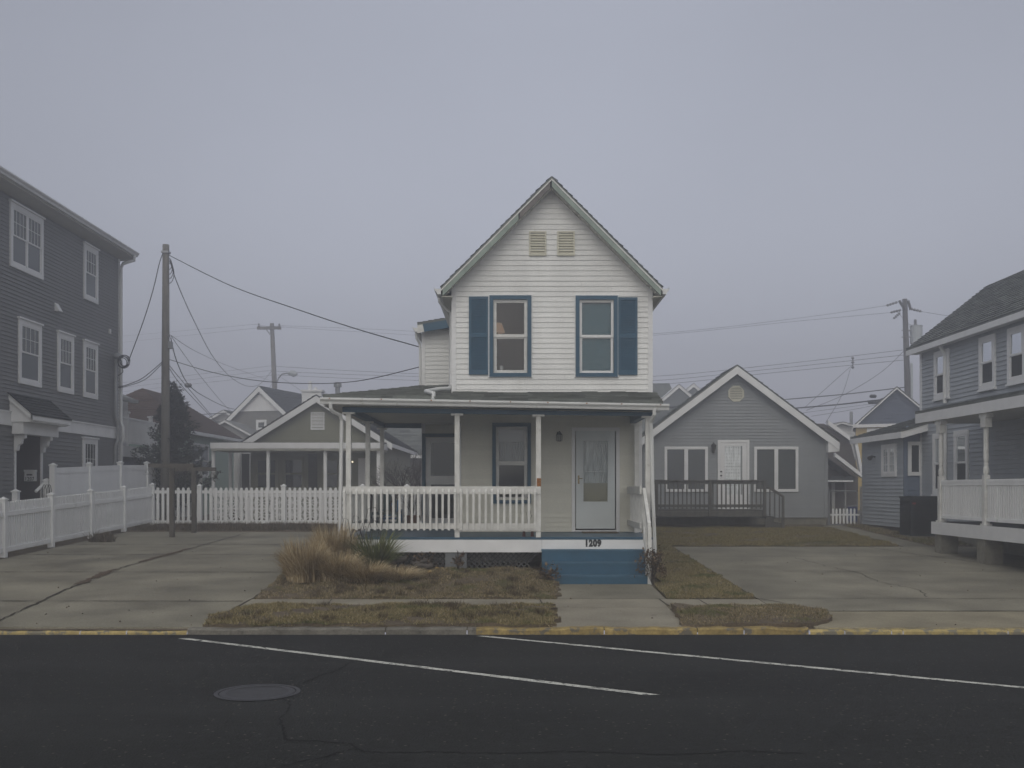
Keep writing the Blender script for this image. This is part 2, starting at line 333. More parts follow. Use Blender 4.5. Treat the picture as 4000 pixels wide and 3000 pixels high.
# asphalt with pale aggregate specks
screen_m = M('insect_screen', (.04, .044, .045), .8, .12, 3); palepane = glass('blind_backed_glass', (.3, .3, .3), .05); palepane.node_tree.nodes['Diffuse BSDF'].inputs[0].default_value = (.21, .225, .24, 1); greypane = glass('grey_screened_glass', (.3, .3, .3), .05); greypane.node_tree.nodes['Diffuse BSDF'].inputs[0].default_value = (.10, .108, .106, 1)
asphalt = M("asphalt", (.0165, .0172, .0155), .85, .24, .6, .5, 48, bump=.8, spec=.3)
wear(asphalt, (.040, .041, .039), .4, .50, .2, (.12, 1, 1), .75); wear(asphalt, (.03, .031, .03), 9, .5, .15, amt=.6); wear(asphalt, (.009, .0095, .0095), .5, .57, .15, (.3, 1, 1), .6); wear(asphalt, (.05, .048, .043), 60, .62, .04, amt=.8); wear(asphalt, (.008, .008, .008), 40, .62, .05, amt=.8)
n = asphalt.node_tree; b = n.nodes['Principled BSDF']
src = b.inputs['Base Color'].links[0].from_socket
vo = n.nodes.new("ShaderNodeTexVoronoi"); vo.inputs['Scale'].default_value = 17; g = n.nodes.new("ShaderNodeNewGeometry"); n.links.new(g.outputs['Position'], vo.inputs['Vector'])
mr = n.nodes.new("ShaderNodeMapRange"); mr.inputs['From Min'].default_value = .17; mr.inputs['From Max'].default_value = .26; mr.inputs['To Min'].default_value = 1; mr.inputs['To Max'].default_value = 0
n.links.new(vo.outputs['Distance'], mr.inputs[0])
sx = n.nodes.new("ShaderNodeSeparateColor"); n.links.new(vo.outputs['Color'], sx.inputs[0])
gt = n.nodes.new("ShaderNodeMath"); gt.operation = 'GREATER_THAN'; gt.inputs[1].default_value = .8; n.links.new(sx.outputs[0], gt.inputs[0])
mu = n.nodes.new("ShaderNodeMath"); mu.operation = 'MULTIPLY'; n.links.new(mr.outputs[0], mu.inputs[0]); n.links.new(gt.outputs[0], mu.inputs[1])
mc = n.nodes.new("ShaderNodeMix"); mc.data_type = 'RGBA'; n.links.new(mu.outputs[0], mc.inputs['Factor']); n.links.new(src, mc.inputs['A']); mc.inputs['B'].default_value = (.11, .10, .082, 1)
n.links.new(mc.outputs['Result'], b.inputs['Base Color'])

# ------------------------------------------------------------------ ground, road, pavement
def rows(name, y0, y1, lf, rf, zf, m, ny=12, nx=2, skirt=.05):
    v = []; f = []
    for i in range(ny + 1):
        y = y0 + (y1 - y0) * i / ny
        for j in range(nx + 1):
            x = lf(y) + (rf(y) - lf(y)) * j / nx; v.append((x, y, zf(x, y)))
    for i in range(ny):
        for j in range(nx):
            a = i * (nx + 1) + j; f.append((a, a + 1, a + nx + 2, a + nx + 1))
    per = [i for i in range(nx + 1)] + [i * (nx + 1) + nx for i in range(1, ny + 1)] + [ny * (nx + 1) + j for j in range(nx - 1, -1, -1)] + [i * (nx + 1) for i in range(ny - 1, 0, -1)]
    k = len(v)
    for i in per: v.append((v[i][0], v[i][1], v[i][2] - skirt))
    for i in range(len(per)):
        j = (i + 1) % len(per); f.append((per[i], k + i, k + j, per[j]))
    return struct(link(name, v, f, m))
def cst(c): return lambda y: c
def zT(dz): return lambda x, y: T(y) + dz
RZ = -.085
gr = MB()
ys = [14.06, 34, 60, 140, 900]
for a, b2 in zip(ys[:-1], ys[1:]):
    za, zb = T(a) - .03, T(b2) - .03
    gr.poly([(-900, a, za), (900, a, za), (900, b2, zb), (-900, b2, zb)])
gr.poly([(-900, -900, RZ - .02), (900, -900, RZ - .02), (900, 14.06, RZ - .02), (-900, 14.06, RZ - .02)])
struct(gr.build("ground", soil))
rd = MB(); rd.poly([(-300, -14, RZ), (300, -14, RZ), (300, 14.06, RZ), (-300, 14.06, RZ)]); struct(rd.build("road", asphalt))

def kerb(name, x0, x1, m, ztop, wob=.012, step=.16, wd=.16):
    mb = MB(); xs = np.arange(x0, x1, step).tolist() + [x1]; q = random.Random(int(abs(x0) * 10) + 3)
    pr = [(x, ztop + q.uniform(-wob, wob), 14.04 + q.uniform(-wob, wob)) for x in xs]
    for (xa, za, ya), (xb, zb, yb) in zip(pr[:-1], pr[1:]):
        if q.random() < .1: xb -= .012
        za2, zb2 = za - .022, zb - .022
        mb.poly([(xa, ya, RZ), (xb, yb, RZ), (xb, yb, zb2), (xa, ya, za2)])
        mb.poly([(xa, ya, za2), (xb, yb, zb2), (xb, yb + .025, zb), (xa, ya + .025, za)])
        mb.poly([(xa, ya + .025, za), (xb, yb + .025, zb), (xb, 14.04 + wd, zb), (xa, 14.04 + wd, za)])
    return struct(mb.build(name, m))
kerb("kerb", -4.45, -.49, kerb_m, .0)
kerb("painted_kerb", -.49, 4.08, ykerb, .004, .014)
kerb("driveway_kerb", 4.09, 60, ykerb_pale, -.022, .004)
kerb("dropped_kerb", -60, -4.46, ykerb_pale, -.035, .006)
# concrete
rows("driveway", 14.19, 30.4, cst(-11.42), lambda y: -4.28 if y < 19.6 else -3.75, zT(-.005), concrete, 40)
rows("driveway_apron", 14.19, 15.56, lambda y: 4.2 + (max(0, y - 14.3) * .35 if y < 15 else .25), cst(60), zT(-.012), concrete_tan, 10)
rows("parking_pad", 15.58, 25.8, lambda y: 4.05 if y > 16.9 else 4.05, cst(14.5), zT(-.003), concrete, 20)
rows("sidewalk", 15.94, 16.78, cst(-4.26), cst(4.03), zT(.0), walkmat, 3, 20)
rows("sidewalk", 14.19, 15.92, lambda y: .56, lambda y: 2.42, zT(.0), walkmat, 3)
rows("path", 16.79, 18.66, lambda y: .74, lambda y: 2.52, zT(-.004), concrete, 4)
rows("path", 25.82, 33, lambda y: 9.9 + (y - 26) * .02, lambda y: 10.6, zT(-.004), concrete, 4)
# joints and cracks
def ribbon(name, pts, w0, m, dz=.004, wob=0.0, sub=1, zf=None):
    zf = zf or (lambda x, y: T(y)); v = []; f = []; q = random.Random(len(pts) * 7 + int(pts[0][0] * 100)); P2 = []
    for (xa, ya), (xb, yb) in zip(pts[:-1], pts[1:]):
        for k in range(sub): P2.append((xa + (xb - xa) * k / sub + q.uniform(-wob, wob), ya + (yb - ya) * k / sub + q.uniform(-wob, wob)))
    P2.append(pts[-1])
    for i, (x, y) in enumerate(P2):
        a = P2[max(i - 1, 0)]; b_ = P2[min(i + 1, len(P2) - 1)]; dx, dy = b_[0] - a[0], b_[1] - a[1]; l = math.hypot(dx, dy) + 1e-9
        ww = w0 * (1 + (q.uniform(-.5, .6) if wob else 0)) / 2; nx_, ny_ = -dy / l * ww, dx / l * ww
        v += [(x + nx_, y + ny_, zf(x + nx_, y + ny_) + dz), (x - nx_, y - ny_, zf(x - nx_, y - ny_) + dz)]
    for i in range(len(P2) - 1): f.append((2 * i, 2 * i + 1, 2 * i + 3, 2 * i + 2))
    return struct(link(name, v, f, m))
for y in (16.6, 20.5, 23.9, 26.4, 28.6): ribbon("concrete_joint", [(-11.4, y), (-4.35, y - .05)], .03 + (y - 16) * .0015, joint, .003, .012, 40)
ribbon("concrete_joint", [(-7.3, 14.4), (-7.75, 17.5), (-8.1, 20.8), (-8.0, 24), (-7.75, 30.2)], .036, joint, .006, .028, 22)
ribbon('joint_weeds', [(-7.86, 18.6), (-8.02, 19.8), (-8.1, 20.9)], .14, M('brown_joint_moss', (.095, .068, .045), 1, .3, 14), .009, .05, 9); ribbon('joint_weeds', [(-8.05, 22.2), (-8.03, 23.8), (-7.95, 25.2)], .10, MATS['brown_joint_moss'], .009, .04, 9)
ribbon("concrete_joint", [(-4.27, 14.5), (-4.27, 18.6)], .04, joint, .006, .015, 20)
for y in (16.86, 20.6, 23.4): ribbon("concrete_joint", [(4.1, y), (13, y - .02)], .016, joint, .003, .006, 40)
ribbon("concrete_joint", [(4.35, 15.58), (20, 15.56)], .022, joint, .003, .006, 40)
ribbon("concrete_joint", [(4.8, 15.6), (4.05, 16.86)], .018, joint, .003, .004, 8)
ribbon("concrete_crack", [(6.4, 23.2), (6.6, 21.5), (6.9, 20.4), (6.8, 19), (7.1, 18), (6.9, 17)], .014, joint, .003, .05, 8)
ribbon("concrete_crack", [(8.9, 25.6), (9.6, 23.5), (10.4, 21.5), (11.6, 19)], .03, joint, .003, .04, 10)
for x in (-2.9, .5, 2.46, 3.1): ribbon("concrete_joint", [(x, 15.95), (x - .05, 16.77)], .02, joint, .006, .006, 6)
ribbon("concrete_joint", [(.6, 16.785), (4, 16.785)], .02, joint, .006, .004, 20)
zr = lambda x, y: RZ
crk = M("dark_asphalt_crack", (.012, .012, .012), 1, .1, 5)  # near-black colour for the flat crack ribbons on the road
def rp(x, y): d = (E - RZ) * FPX / (y - HY); return (px(x, d), d)
for pts in ([(1375, 2585), (1330, 2615), (1250, 2640), (1180, 2670)], [(1098, 2728), (1130, 2745), (1125, 2780), (1092, 2805), (1105, 2850), (1118, 2890), (1345, 2901)],
            [(1365, 2903), (1410, 2935), (1500, 2942), (1700, 2938), (1950, 2945), (2250, 2935), (2600, 2950), (2900, 2934), (3150, 2945)], [(1360, 2930), (1280, 2955), (1100, 2990)]):
    ribbon("road_crack", [rp(*p) for p in pts], .018, crk, .003, .018, 9, zr)
def pline(a, b_, name, wd=.1):
    A, B = np.array(rp(*a)), np.array(rp(*b_)); d = B - A; ln = np.linalg.norm(d); d /= ln; nrm = np.array((-d[1], d[0])); mb = MB(); s = 0; q = random.Random(int(a[0]))
    while s < ln:
        l = min(q.uniform(.25, .7) if s > ln * .35 else q.uniform(.8, 1.6), ln - s); p0, p1 = A + d * s, A + d * (s + l - q.choice((.006, .012, .022))); w2 = wd / 2; sk = d * .06
        e0, e1 = q.uniform(-.008, .008), q.uniform(-.008, .008)
        pts = [p0 + nrm * (w2 + e0) + sk, p0 - nrm * (w2 - e1) - sk, p1 - nrm * (w2 + e0) - sk, p1 + nrm * (w2 - e1) + sk]
        mb.poly([(p[0], p[1], RZ + .004) for p in pts]); s += l
    return struct(mb.build(name, line_m))
pline((718, 2495), (2550, 2716), "parking_line"); pline((1880, 2485), (4400, 2725), "parking_line")
# manhole
mh = thing("manhole_cover", (-2.5, 10.06, RZ), "round iron manhole cover set in the dark asphalt", "manhole")
c0 = (-2.5, 10.06, RZ)
def ring(mb, c, r0, r1, z, seg=40):
    for i in range(seg):
        a, b_ = 2 * math.pi * i / seg, 2 * math.pi * (i + 1) / seg
        mb.poly([(c[0] + r0 * math.cos(a), c[1] + r0 * math.sin(a), z), (c[0] + r1 * math.cos(a), c[1] + r1 * math.sin(a), z), (c[0] + r1 * math.cos(b_), c[1] + r1 * math.sin(b_), z), (c[0] + r0 * math.cos(b_), c[1] + r0 * math.sin(b_), z)])
    return mb
ring(MB(), c0, .375, .415, RZ + .008).build("frame", iron_m, mh)
ring(MB(), c0, .002, .365, RZ + .004).build("lid", M("worn_dark_iron", (.05, .05, .052), .6, .15, 9, .25, 50), mh)
ring(MB(), c0, .30, .36, RZ + .008).build("lid_rim", iron_m, mh)

# ------------------------------------------------------------------ grass
def blades(name, n, samp, zf, h, wd, m, label, cat="grass", lean=.9, kind="stuff", parent=None):
    xy = samp(n); x, y = xy[:, 0], xy[:, 1]
    if kind: pn = np.sin(x * 2.3 + 1.7 * np.sin(y * 1.9)) + np.sin(y * 3.1 + 2 * np.sin(x * 1.3)) + .8 * np.sin(x * 6.1 - y * 4.7) + .6 * np.sin(x * 11 + y * 13); xy = xy[nrg.uniform(-2.6, .6, len(x)) < pn]
    n = len(xy); x, y = xy[:, 0], xy[:, 1]
    z = np.array([zf(a, b_) for a, b_ in xy])
    hh = nrg.uniform(h[0], h[1], n) * nrg.uniform(.6, 1, n); an = nrg.uniform(0, 2 * np.pi, n); ln = hh * nrg.uniform(.1, lean, n); a2 = nrg.uniform(0, np.pi, n); w2 = nrg.uniform(.5, 1, n) * wd
    dx, dy = np.cos(a2) * w2, np.sin(a2) * w2
    v = np.empty((n, 3, 3)); v[:, 0] = np.stack([x - dx, y - dy, z - .005], 1); v[:, 1] = np.stack([x + dx, y + dy, z - .005], 1); v[:, 2] = np.stack([x + np.cos(an) * ln, y + np.sin(an) * ln, z + hh], 1)
    o = link(name, v.reshape(-1, 3), np.arange(3 * n).reshape(-1, 3), m, parent)
    if kind: tag(o, label, cat, kind=kind)
    return o
def samp_rows(y0, y1, lf, rf, xmin, xmax):
    def s(n):
        y = nrg.uniform(y0, y1, n); x = nrg.uniform(xmin, xmax, n); l = np.array([lf(a) for a in y]); r = np.array([rf(a) for a in y]); k = (x > l) & (x < r); return np.stack([x[k], y[k]], 1)
    return s
def wob(y, s=1.0, a=.05): return a * (math.sin(y * 7.1 * s) + .6 * math.sin(y * 17.3 * s + 1) + .4 * math.sin(y * 41 * s))
def bum(x, y): return .012 * (math.sin(x * 3.1 + y * 2) + math.sin(x * 7.3 - y * 5) + .6 * math.sin(x * 15 + y * 11))
v1l = lambda y: -4.42 + .55 * max(0, (14.75 - y)) ** 2 + .22 * (y - 14.2) + wob(y, 1.3, .05); v1r = lambda y: .60 + wob(y, 1.9, .05)
v2l = lambda y: 2.36 + .08 * (y - 14.2) + wob(y, 1.1, .02)
def v2r(y): t = (y - 15.1) / .88; return 3.9 + .75 * math.sqrt(max(0, 1 - t * t)) + wob(y, 1.7, .02)
vz = lambda x, y: T(y) + .035 + .03 * math.sin(math.pi * min(1, max(0, (y - 14.15) / 1.8))) + bum(x, y) * .8
rows("verge_soil", 14.2, 15.97, v1l, v1r, vz, soil, 26, 40, .1)
rows("verge_soil", 14.2, 15.97, v2l, v2r, vz, soil, 26, 16, .1)
blades("verge_grass", 60000, samp_rows(14.18, 15.99, v1l, v1r, -4.6, .75), vz, (.02, .055), .008, turf, "dormant tan and green grass strip along the unpainted kerb", lean=1.6)
blades("verge_grass", 15000, samp_rows(14.2, 15.98, v2l, v2r, 2.2, 4.8), vz, (.015, .045), .008, turf_brown, "brown threadbare grass island behind the yellow kerb", lean=1.6)
def fz(x, y):
    m = max(0, min(1, (y - 16.95) / 2.0)); return T(y) + .02 + .17 * m * (1 if x < .3 else max(0, (.85 - x) / .55)) + bum(x, y)
f1l = lambda y: -4.22; f1r = lambda y: .76 + wob(y, 1.4, .06)
rows("front_yard", 16.79, 19.6, f1l, f1r, fz, soil, 26, 44, .1)
blades("front_yard_grass", 64000, samp_rows(16.77, 19.5, f1l, f1r, -4.3, .95), fz, (.015, .05), .009, turf_brown, "patchy dead brown grass in front of the porch", lean=1.7)
lz = lambda x, y: T(y) + .02 + bum(x, y) * .7
l1l = lambda y: 2.56 if y < 18.6 else 2.75; l1r = lambda y: 3.98 + wob(y, 1, .03)
rows("side_lawn", 16.8, 25.9, l1l, l1r, lz, lawn_base, 40, 10)
blades("side_lawn_grass", 52000, samp_rows(16.78, 25.9, l1l, l1r, 2.5, 4.1), lz, (.02, .06), .009, turf, "tan grass strip beside the steps and concrete pad", lean=1.4)
l2l = lambda y: 2.9; l2r = lambda y: 9.85 - .012 * (33 - y) ** 2 * .1 + wob(y, .6, .05)
rows("back_lawn", 25.9, 33, l2l, l2r, lz, lawn_base, 30, 30)
blades("back_lawn_grass", 84000, samp_rows(25.85, 31.9, l2l, l2r, 2.9, 10.2), lz, (.025, .07), .011, turf_olive, "olive tan dormant lawn before the grey cottage deck", lean=1.3)
blades("side_grass", 20000, samp_rows(26, 33, lambda y: 10.6, lambda y: 13, 10.6, 13), lz, (.03, .09), .012, turf_brown, "rough dull grass beside the blue grey annex", lean=1.2)
rows("fence_strip", 30.4, 33.2, cst(-11.9), cst(-3.3), lambda x, y: T(y) + .015, soil, 4, 4)
blades("fence_weeds", 16000, samp_rows(30.5, 32.9, cst(-11.4), cst(-3.4), -11.4, -3.4), zT(.01), (.05, .24), .012, weeds_m, "dry brown weeds along the foot of the picket fence", "weeds", lean=.7)
def tufts(k, s_):
    c = s_(k * 3)[:k]
    def f(n): i = nrg.integers(0, len(c), n); return c[i] + nrg.normal(0, .055, (n, 2))
    return f
blades("grass_tufts", 4200, tufts(46, samp_rows(14.3, 15.9, v1l, v1r, -4.2, .5)), vz, (.05, .13), .006, weeds_m, "longer dull weed tufts in the kerbside grass strip", lean=.9)
blades("grass_tufts", 4200, tufts(42, samp_rows(16.9, 19.2, f1l, f1r, -4, .7)), fz, (.05, .14), .006, weeds_m, "longer dull weed tufts in the front yard", lean=.9)
def edge(y0, amp, x0, x1):
    def f(n): x = nrg.uniform(x0, x1, n); keep = np.sin(x * 5.3) + np.sin(x * 13.7 + 1) + .7 * np.sin(x * 31) > nrg.uniform(-.8, 1.6, n); x = x[keep]; return np.stack([x, y0 + nrg.normal(0, amp, len(x))], 1)
    return f
for (y0_, a0_, xa_, xb_, n_) in ((14.22, .035, -4.1, .55, 2600), (15.98, .05, -4.2, .6, 3000), (16.78, .05, -4.2, .75, 3000), (15.97, .045, 2.4, 4.5, 1400), (14.24, .03, 2.4, 4.1, 1000), (16.80, .045, 2.6, 3.95, 1100)):
    blades("grass_fringe", n_, edge(y0_, a0_, xa_, xb_), lambda x, y: T(y) + .012, (.01, .05), .007, turf_brown, "ragged dry grass edge spilling onto the concrete", lean=2.2)
def fallen(n, x0, x1, y0, y1):
    return lambda k: np.stack([nrg.uniform(x0, x1, n), y0 + (y1 - y0) * nrg.uniform(0, 1, n) ** 1.5], 1)
blades("leaf_litter", 260, fallen(260, -11, 13, 14.3, 27), zT(.004), (.01, .025), .022, deadleaf, "scattered dead leaf scraps on the concrete", "leaf litter", lean=1.5)
def spot(x, y, r):
    def s(n): a = nrg.uniform(0, 2 * np.pi, n); q = r * np.sqrt(nrg.uniform(0, 1, n)); return np.stack([x + q * np.cos(a), y + q * np.sin(a) * .6], 1)
    return s
blades("weed_tuft", 350, spot(-10.9, 27.2, .35), zT(0), (.15, .38), .012, weeds_m, "dry weed tuft at the foot of the vinyl fence", "weed tuft", .9, None)
tag(bpy.data.objects["weed_tuft"], "dry weed tuft at the foot of the white picket fence", "weed tuft")

# ------------------------------------------------------------------ windows / doors
def window(parent, F, u0, u1, w0, w1, casing=None, ct=.09, cn=.06, n_in=.029, sash=white_trim, pane=darkglass, mid=True, muntin=None, double=False, sill=None, sf=.045, name="window", head=None, mfull=False, low=None):
    casing = casing or white_trim
    mb = MB(); mb.fring(F, u0, u1, w0, w1, ct, -.01, cn)
    if sill: mb.fbox(F, u0 - .03, u1 + .03, w0 - sill, w0 - .002, -.01, cn + .03)
    if head: mb.fbox(F, u0 - .04, u1 + .04, w1 + .002, w1 + head, -.01, cn + .04)
    wn = mb.build(name, casing, parent)
    a0, a1, b0, b1 = u0 + ct + .002, u1 - ct - .002, w0 + ct + .002, w1 - ct - .002
    parts = [(a0, (a0 + a1) / 2 - .03), ((a0 + a1) / 2 + .03, a1)] if double else [(a0, a1)]
    sm = MB()
    if double: sm.fbox(F, (a0 + a1) / 2 - .028, (a0 + a1) / 2 + .028, b0, b1, n_in, cn - .006)
    for (s0, s1) in parts:
        mz = (b0 + b1) / 2
        if mid:
            sm.fring(F, s0, s1, mz - .018, b1, sf, n_in + .008, n_in + .026); sm.fring(F, s0 + .004, s1 - .004, b0, mz + .018, sf, n_in - .014, n_in + .006)
        else: sm.fring(F, s0, s1, b0, b1, sf, n_in + .008, n_in + .026)
        if muntin:
            nu, nw = muntin; z0_, z1_ = (mz, b1) if (mid and not mfull) else (b0, b1)
            for i in range(1, nu): u = s0 + (s1 - s0) * i / nu; sm.fbox(F, u - .007, u + .007, z0_, z1_ - .02, n_in + .009, n_in + .02)
            for i in range(1, nw): z = z0_ + (z1_ - z0_) * i / nw; sm.fbox(F, s0 + .02, s1 - .02, z - .007, z + .007, n_in + .0095, n_in + .0205)
    sm.build("sash", sash, wn)
    pm = MB()
    zb = (b0 + b1) / 2 if (mid and low) else b0
    for (s0, s1) in parts: pm.poly([F(s0 + .01, zb + .01, n_in + .003), F(s1 - .01, zb + .01, n_in + .003), F(s1 - .01, b1 - .01, n_in + .003), F(s0 + .01, b1 - .01, n_in + .003)])
    pm.build("pane", pane, wn)
    if mid and low:
        pm = MB()
        for (s0, s1) in parts: pm.poly([F(s0 + .01, b0 + .01, n_in + .001), F(s1 - .01, b0 + .01, n_in + .001), F(s1 - .01, zb, n_in + .001), F(s0 + .01, zb, n_in + .001)])
        pm.build("screen", low, wn)
    return wn
def louvre(parent, F, u0, u1, w0, w1, m, n=8, t=.03, name="gable_vent"):
    mb = MB(); mb.fring(F, u0, u1, w0, w1, t, 0, .045); h = (w1 - w0 - 2 * t) / n
    for i in range(n):
        z = w0 + t + i * h; mb.poly([F(u0 + t, z + .004, .042), F(u1 - t, z + .004, .042), F(u1 - t, z + h * .86, .012), F(u0 + t, z + h * .86, .012)])
        mb.poly([F(u0 + t, z + .004, .042), F(u1 - t, z + .004, .042), F(u1 - t, z - .004, .012), F(u0 + t, z - .004, .012)])
    v = mb.build(name, m, parent); MB().fbox(F, u0 + t, u1 - t, w0 + t, w1 - t, .004, .010).build("backing", black_m, v); return v
def kgutter(mb, a, b_, out, s=.12):           # gutter along a->b, 'out' = outward unit (x,y)
    a, b_ = np.array(a, float), np.array(b_, float); o = np.array((out[0], out[1], 0.))
    prof = [(0, 0), (0, -s * .95), (s * .55, -s * .95), (s * .66, -s * .6), (s, -s * .25), (s, 0), (s * .9, .006), (s * .9, -.02), (.01, -.02)]
    k = len(prof); n0 = len(mb.v)
    for e in (a, b_): mb.v += [tuple(e + o * p + np.array((0, 0, q))) for p, q in prof]
    for i in range(k): j = (i + 1) % k; mb.f.append((n0 + i, n0 + j, n0 + k + j, n0 + k + i))
    mb.f.append(tuple(range(n0, n0 + k))); mb.f.append(tuple(range(n0 + 2 * k - 1, n0 + k - 1, -1))); return mb

# ================================================================== MAIN HOUSE
dF, dU, dR, dL, dG = 19.5, 20.13, 19.83, 21.74, 24.57
X0, X1 = px(1767.8, dU), px(2544.8, dU); AX, AZ = px(2155.4, dR), pz(687.8, dR); HR = 433 * dR / FPX; EZ = AZ - HR
DK = pz(2098.6, dF)
house = thing("beach_house", ((X0 + X1) / 2, 24, .3), "narrow white two storey gabled beach house with blue shutters and wrap porch", "house")
FU, FLo, FG = Ffront(dU), Ffront(dL), Ffront(dG)
UB = pz(1542, dU)
def gspan(z):
    h = (AZ - .13 - z); return (max(X0, AX - h), min(X1, AX + h))
uw = [(px(1912, dU), px(2075.3, dU), pz(1472.8, dU), pz(1155.6, dU)), (px(2248, dU), px(2412, dU), pz(1472.8, dU), pz(1156.5, dU))]
inh = lambda q, c=.07: (q[0] + c, q[1] - c, q[2] + c, q[3] - c)
wall = MB(); siding(wall, FU, UB, AZ - .14, gspan, [inh(q) for q in uw])
lw = (px(1923, dL), px(2074, dL), pz(1967, dL), pz(1652.7, dL)); dr = (px(2233, dL), px(2420, dL), DK, pz(1670, dL))
lowall = MB(); siding(lowall, FLo, DK + .01, 3.55, lambda z: (X0 + .02, X1 + .02), [inh(lw), inh(dr, .05)])
for x in (X0, X1): wall.box(x - .005 if x == X0 else x - .04, x + .04 if x == X0 else x + .005, dU + .06, 29.9, UB - .2, EZ - .02)
wall.box(X0 + .0, X0 + .05, dL + .03, 29.9, .2, UB - .2); wall.box(X1 - .05, X1 - .0, dL + .03, 29.9, .2, UB - .2)
wall.box(X0, X1, 29.9, 30, .2, EZ); wall.box(X0 + .05, X1 - .05, dU + .05, dL + .1, UB - .18, UB - .02)
WX0 = px(1649, dG)
wd_ = (px(1648.7, dG), px(1648.7, dG) + 1.0, DK, pz(1693.5, dG))
def wspan(z): return (WX0, X0 + .0)
lowall.build('porch_wall', beige_siding, house); siding(wall, FG, 3.45, 5.72, wspan); lowall = MB(); siding(lowall, FG, DK + .01, 3.45, wspan, [inh(wd_, .06)]); lowall.build('porch_wall', beige_siding, house)
wall.box(WX0 + .0, WX0 + .05, dG + .02, 29.8, .3, 5.72); wall.box(WX0, X0, 29.7, 29.8, .3, 5.72)
wall.build("wall", white_siding, house)
for q in ((FU, X0 - .02, X0 + .07, UB - .03, EZ + .12), (FU, X1 - .07, X1 + .02, UB - .03, EZ + .12), (FLo, X0, X0 + .09, DK, 3.3), (FLo, X1 - .07, X1 + .02, DK, 3.3), (FG, WX0 - .01, WX0 + .075, DK, 5.74), (FG, X0 - .09, X0 - .006, 4.3, 5.9)):
    MB().fbox(*q, -.02, .028).build("corner_board", white_trim, house)
MB().fbox(FU, X0 + .07, X1 - .07, UB - .03, UB + .03, -.01, .022).build("skirt_board", white_trim, house)
# rooms behind the clear panes
rm = MB()
def room(x0, x1, y0, y1, z0, z1):
    rm.poly([(x0, y1, z0), (x1, y1, z0), (x1, y1, z1), (x0, y1, z1)]); rm.poly([(x0, y0, z0), (x0, y1, z0), (x0, y1, z1), (x0, y0, z1)]); rm.poly([(x1, y0, z0), (x1, y1, z0), (x1, y1, z1), (x1, y0, z1)])
    rm.poly([(x0, y0, z0), (x1, y0, z0), (x1, y1, z0), (x0, y1, z0)]); rm.poly([(x0, y0, z1), (x1, y0, z1), (x1, y1, z1), (x0, y1, z1)])
room(X0 + .06, .75, dU + .05, dU + 3.2, 3.62, 6.2); room(.8, X1 - .06, dU + .05, dU + 3.2, 3.62, 6.2)
room(X0 + .06, .8, dL + .04, dL + 3, 1.0, 3.5); room(.85, X1 - .06, dL + .04, dL + 3, 1.0, 3.5); room(WX0 + .06, X0 - .02, dG + .04, dG + 3, 1.0, 3.6)
rm.build("room", room_m, house)
# roof
roof = MB(); th = .07; back = 30.2
for s in (-1, 1):
    e0, e1 = (AX + s * HR, dR, EZ), (AX + s * HR, back, EZ); a0, a1 = (AX, dR, AZ), (AX, back, AZ)
    slab(roof, e0, a0, e1, a1, .05); shingles(roof, e0, e1, a0, a1, .14, .3, .018, .012)
roof.build("roof", shingle, house)
rk = MB(); wk = MB(); st = MB(); Fr = Ffront(dR)
def rake(mb, s, t0, t1, o0, o1, n0, n1):     # board along the rake: t 0 at eave 1 at apex; o = drop below roof top (vertical)
    ue, ua = AX + s * (HR - HR * t0), AX + s * (HR - HR * t1); ze, za = EZ + HR * t0, EZ + HR * t1
    mb.prism(Fr, [(ue, ze - o1), (ua, za - o1), (ua, za - o0), (ue, ze - o0)], n0, n1)
for s in (-1, 1): rake(st, s, 0.0, 1.0, .052, .085, -.02, .03)
rake(rk, 1, .015, 1.0, .086, .205, -.02, .02); rake(rk, -1, .015, .70, .086, .205, -.02, .02); rake(wk, -1, .71, .985, .086, .20, -.02, .014)
rb = rk.build("rake_board", green_trim, house, "pale green painted rake board"); wk.build("rake_board", raw_wood, house, "bare weathered grey rake board with paint gone"); st.build("drip_edge", old_white, house)
so = MB()
for s in (-1, 1):
    so.poly([(AX + s * (HR - .02), dR + .01, EZ - .17), (AX, dR + .01, AZ - .20), (AX, dU + .02, AZ - .20), (AX + s * (HR - .02), dU + .02, EZ - .17)])
    ex = X0 if s < 0 else X1
    so.box(min(ex, AX + s * (HR - .01)), max(ex, AX + s * (HR - .01)), dU - .28, back - .2, EZ - .19, EZ - .17)
    for i in range(26):
        t = (i + .5) / 26; u = AX + s * (HR - HR * t - .02); z = EZ + HR * t - .222; so.box(u - .008, u + .008, dR + .01, dR + .03, z - .012, z + .012)
so.build("soffit", soffit, house)
gt = MB(); kgutter(gt, (AX - HR + .0, dR - .02, EZ - .02), (AX - HR, back, EZ - .05), (-1, 0), .13); kgutter(gt, (AX + HR, dR - .02, EZ - .02), (AX + HR, back, EZ - .05), (1, 0), .13)
gt.build("gutter", gutter_m, house)
ds = MB(); ds.tube([(AX - HR - .05, dR + .3, EZ - .13), (AX - HR - .05, dR + .32, EZ - .22), (AX - HR + .05, dU + .25, EZ - .33), (X0 - .05, dU + .3, EZ - .40), (X0 - .05, dU + .3, 3.95), (X0 - .07, dU + .05, 3.88)], .036, 6)
gx = px(1690, 19.2)
ds.tube([(X0 - .05, dU + .25, 3.95), (X0 - .07, dU - .05, 3.875), (X0 - .26, dU - .2, 3.85), (X0 - .48, dU - .55, 3.77), (gx + .02, 19.25, 3.70), (gx, 19.2, 3.56)], .042, 6)
ds.build("downspout", gutter_m, house, smooth=True)
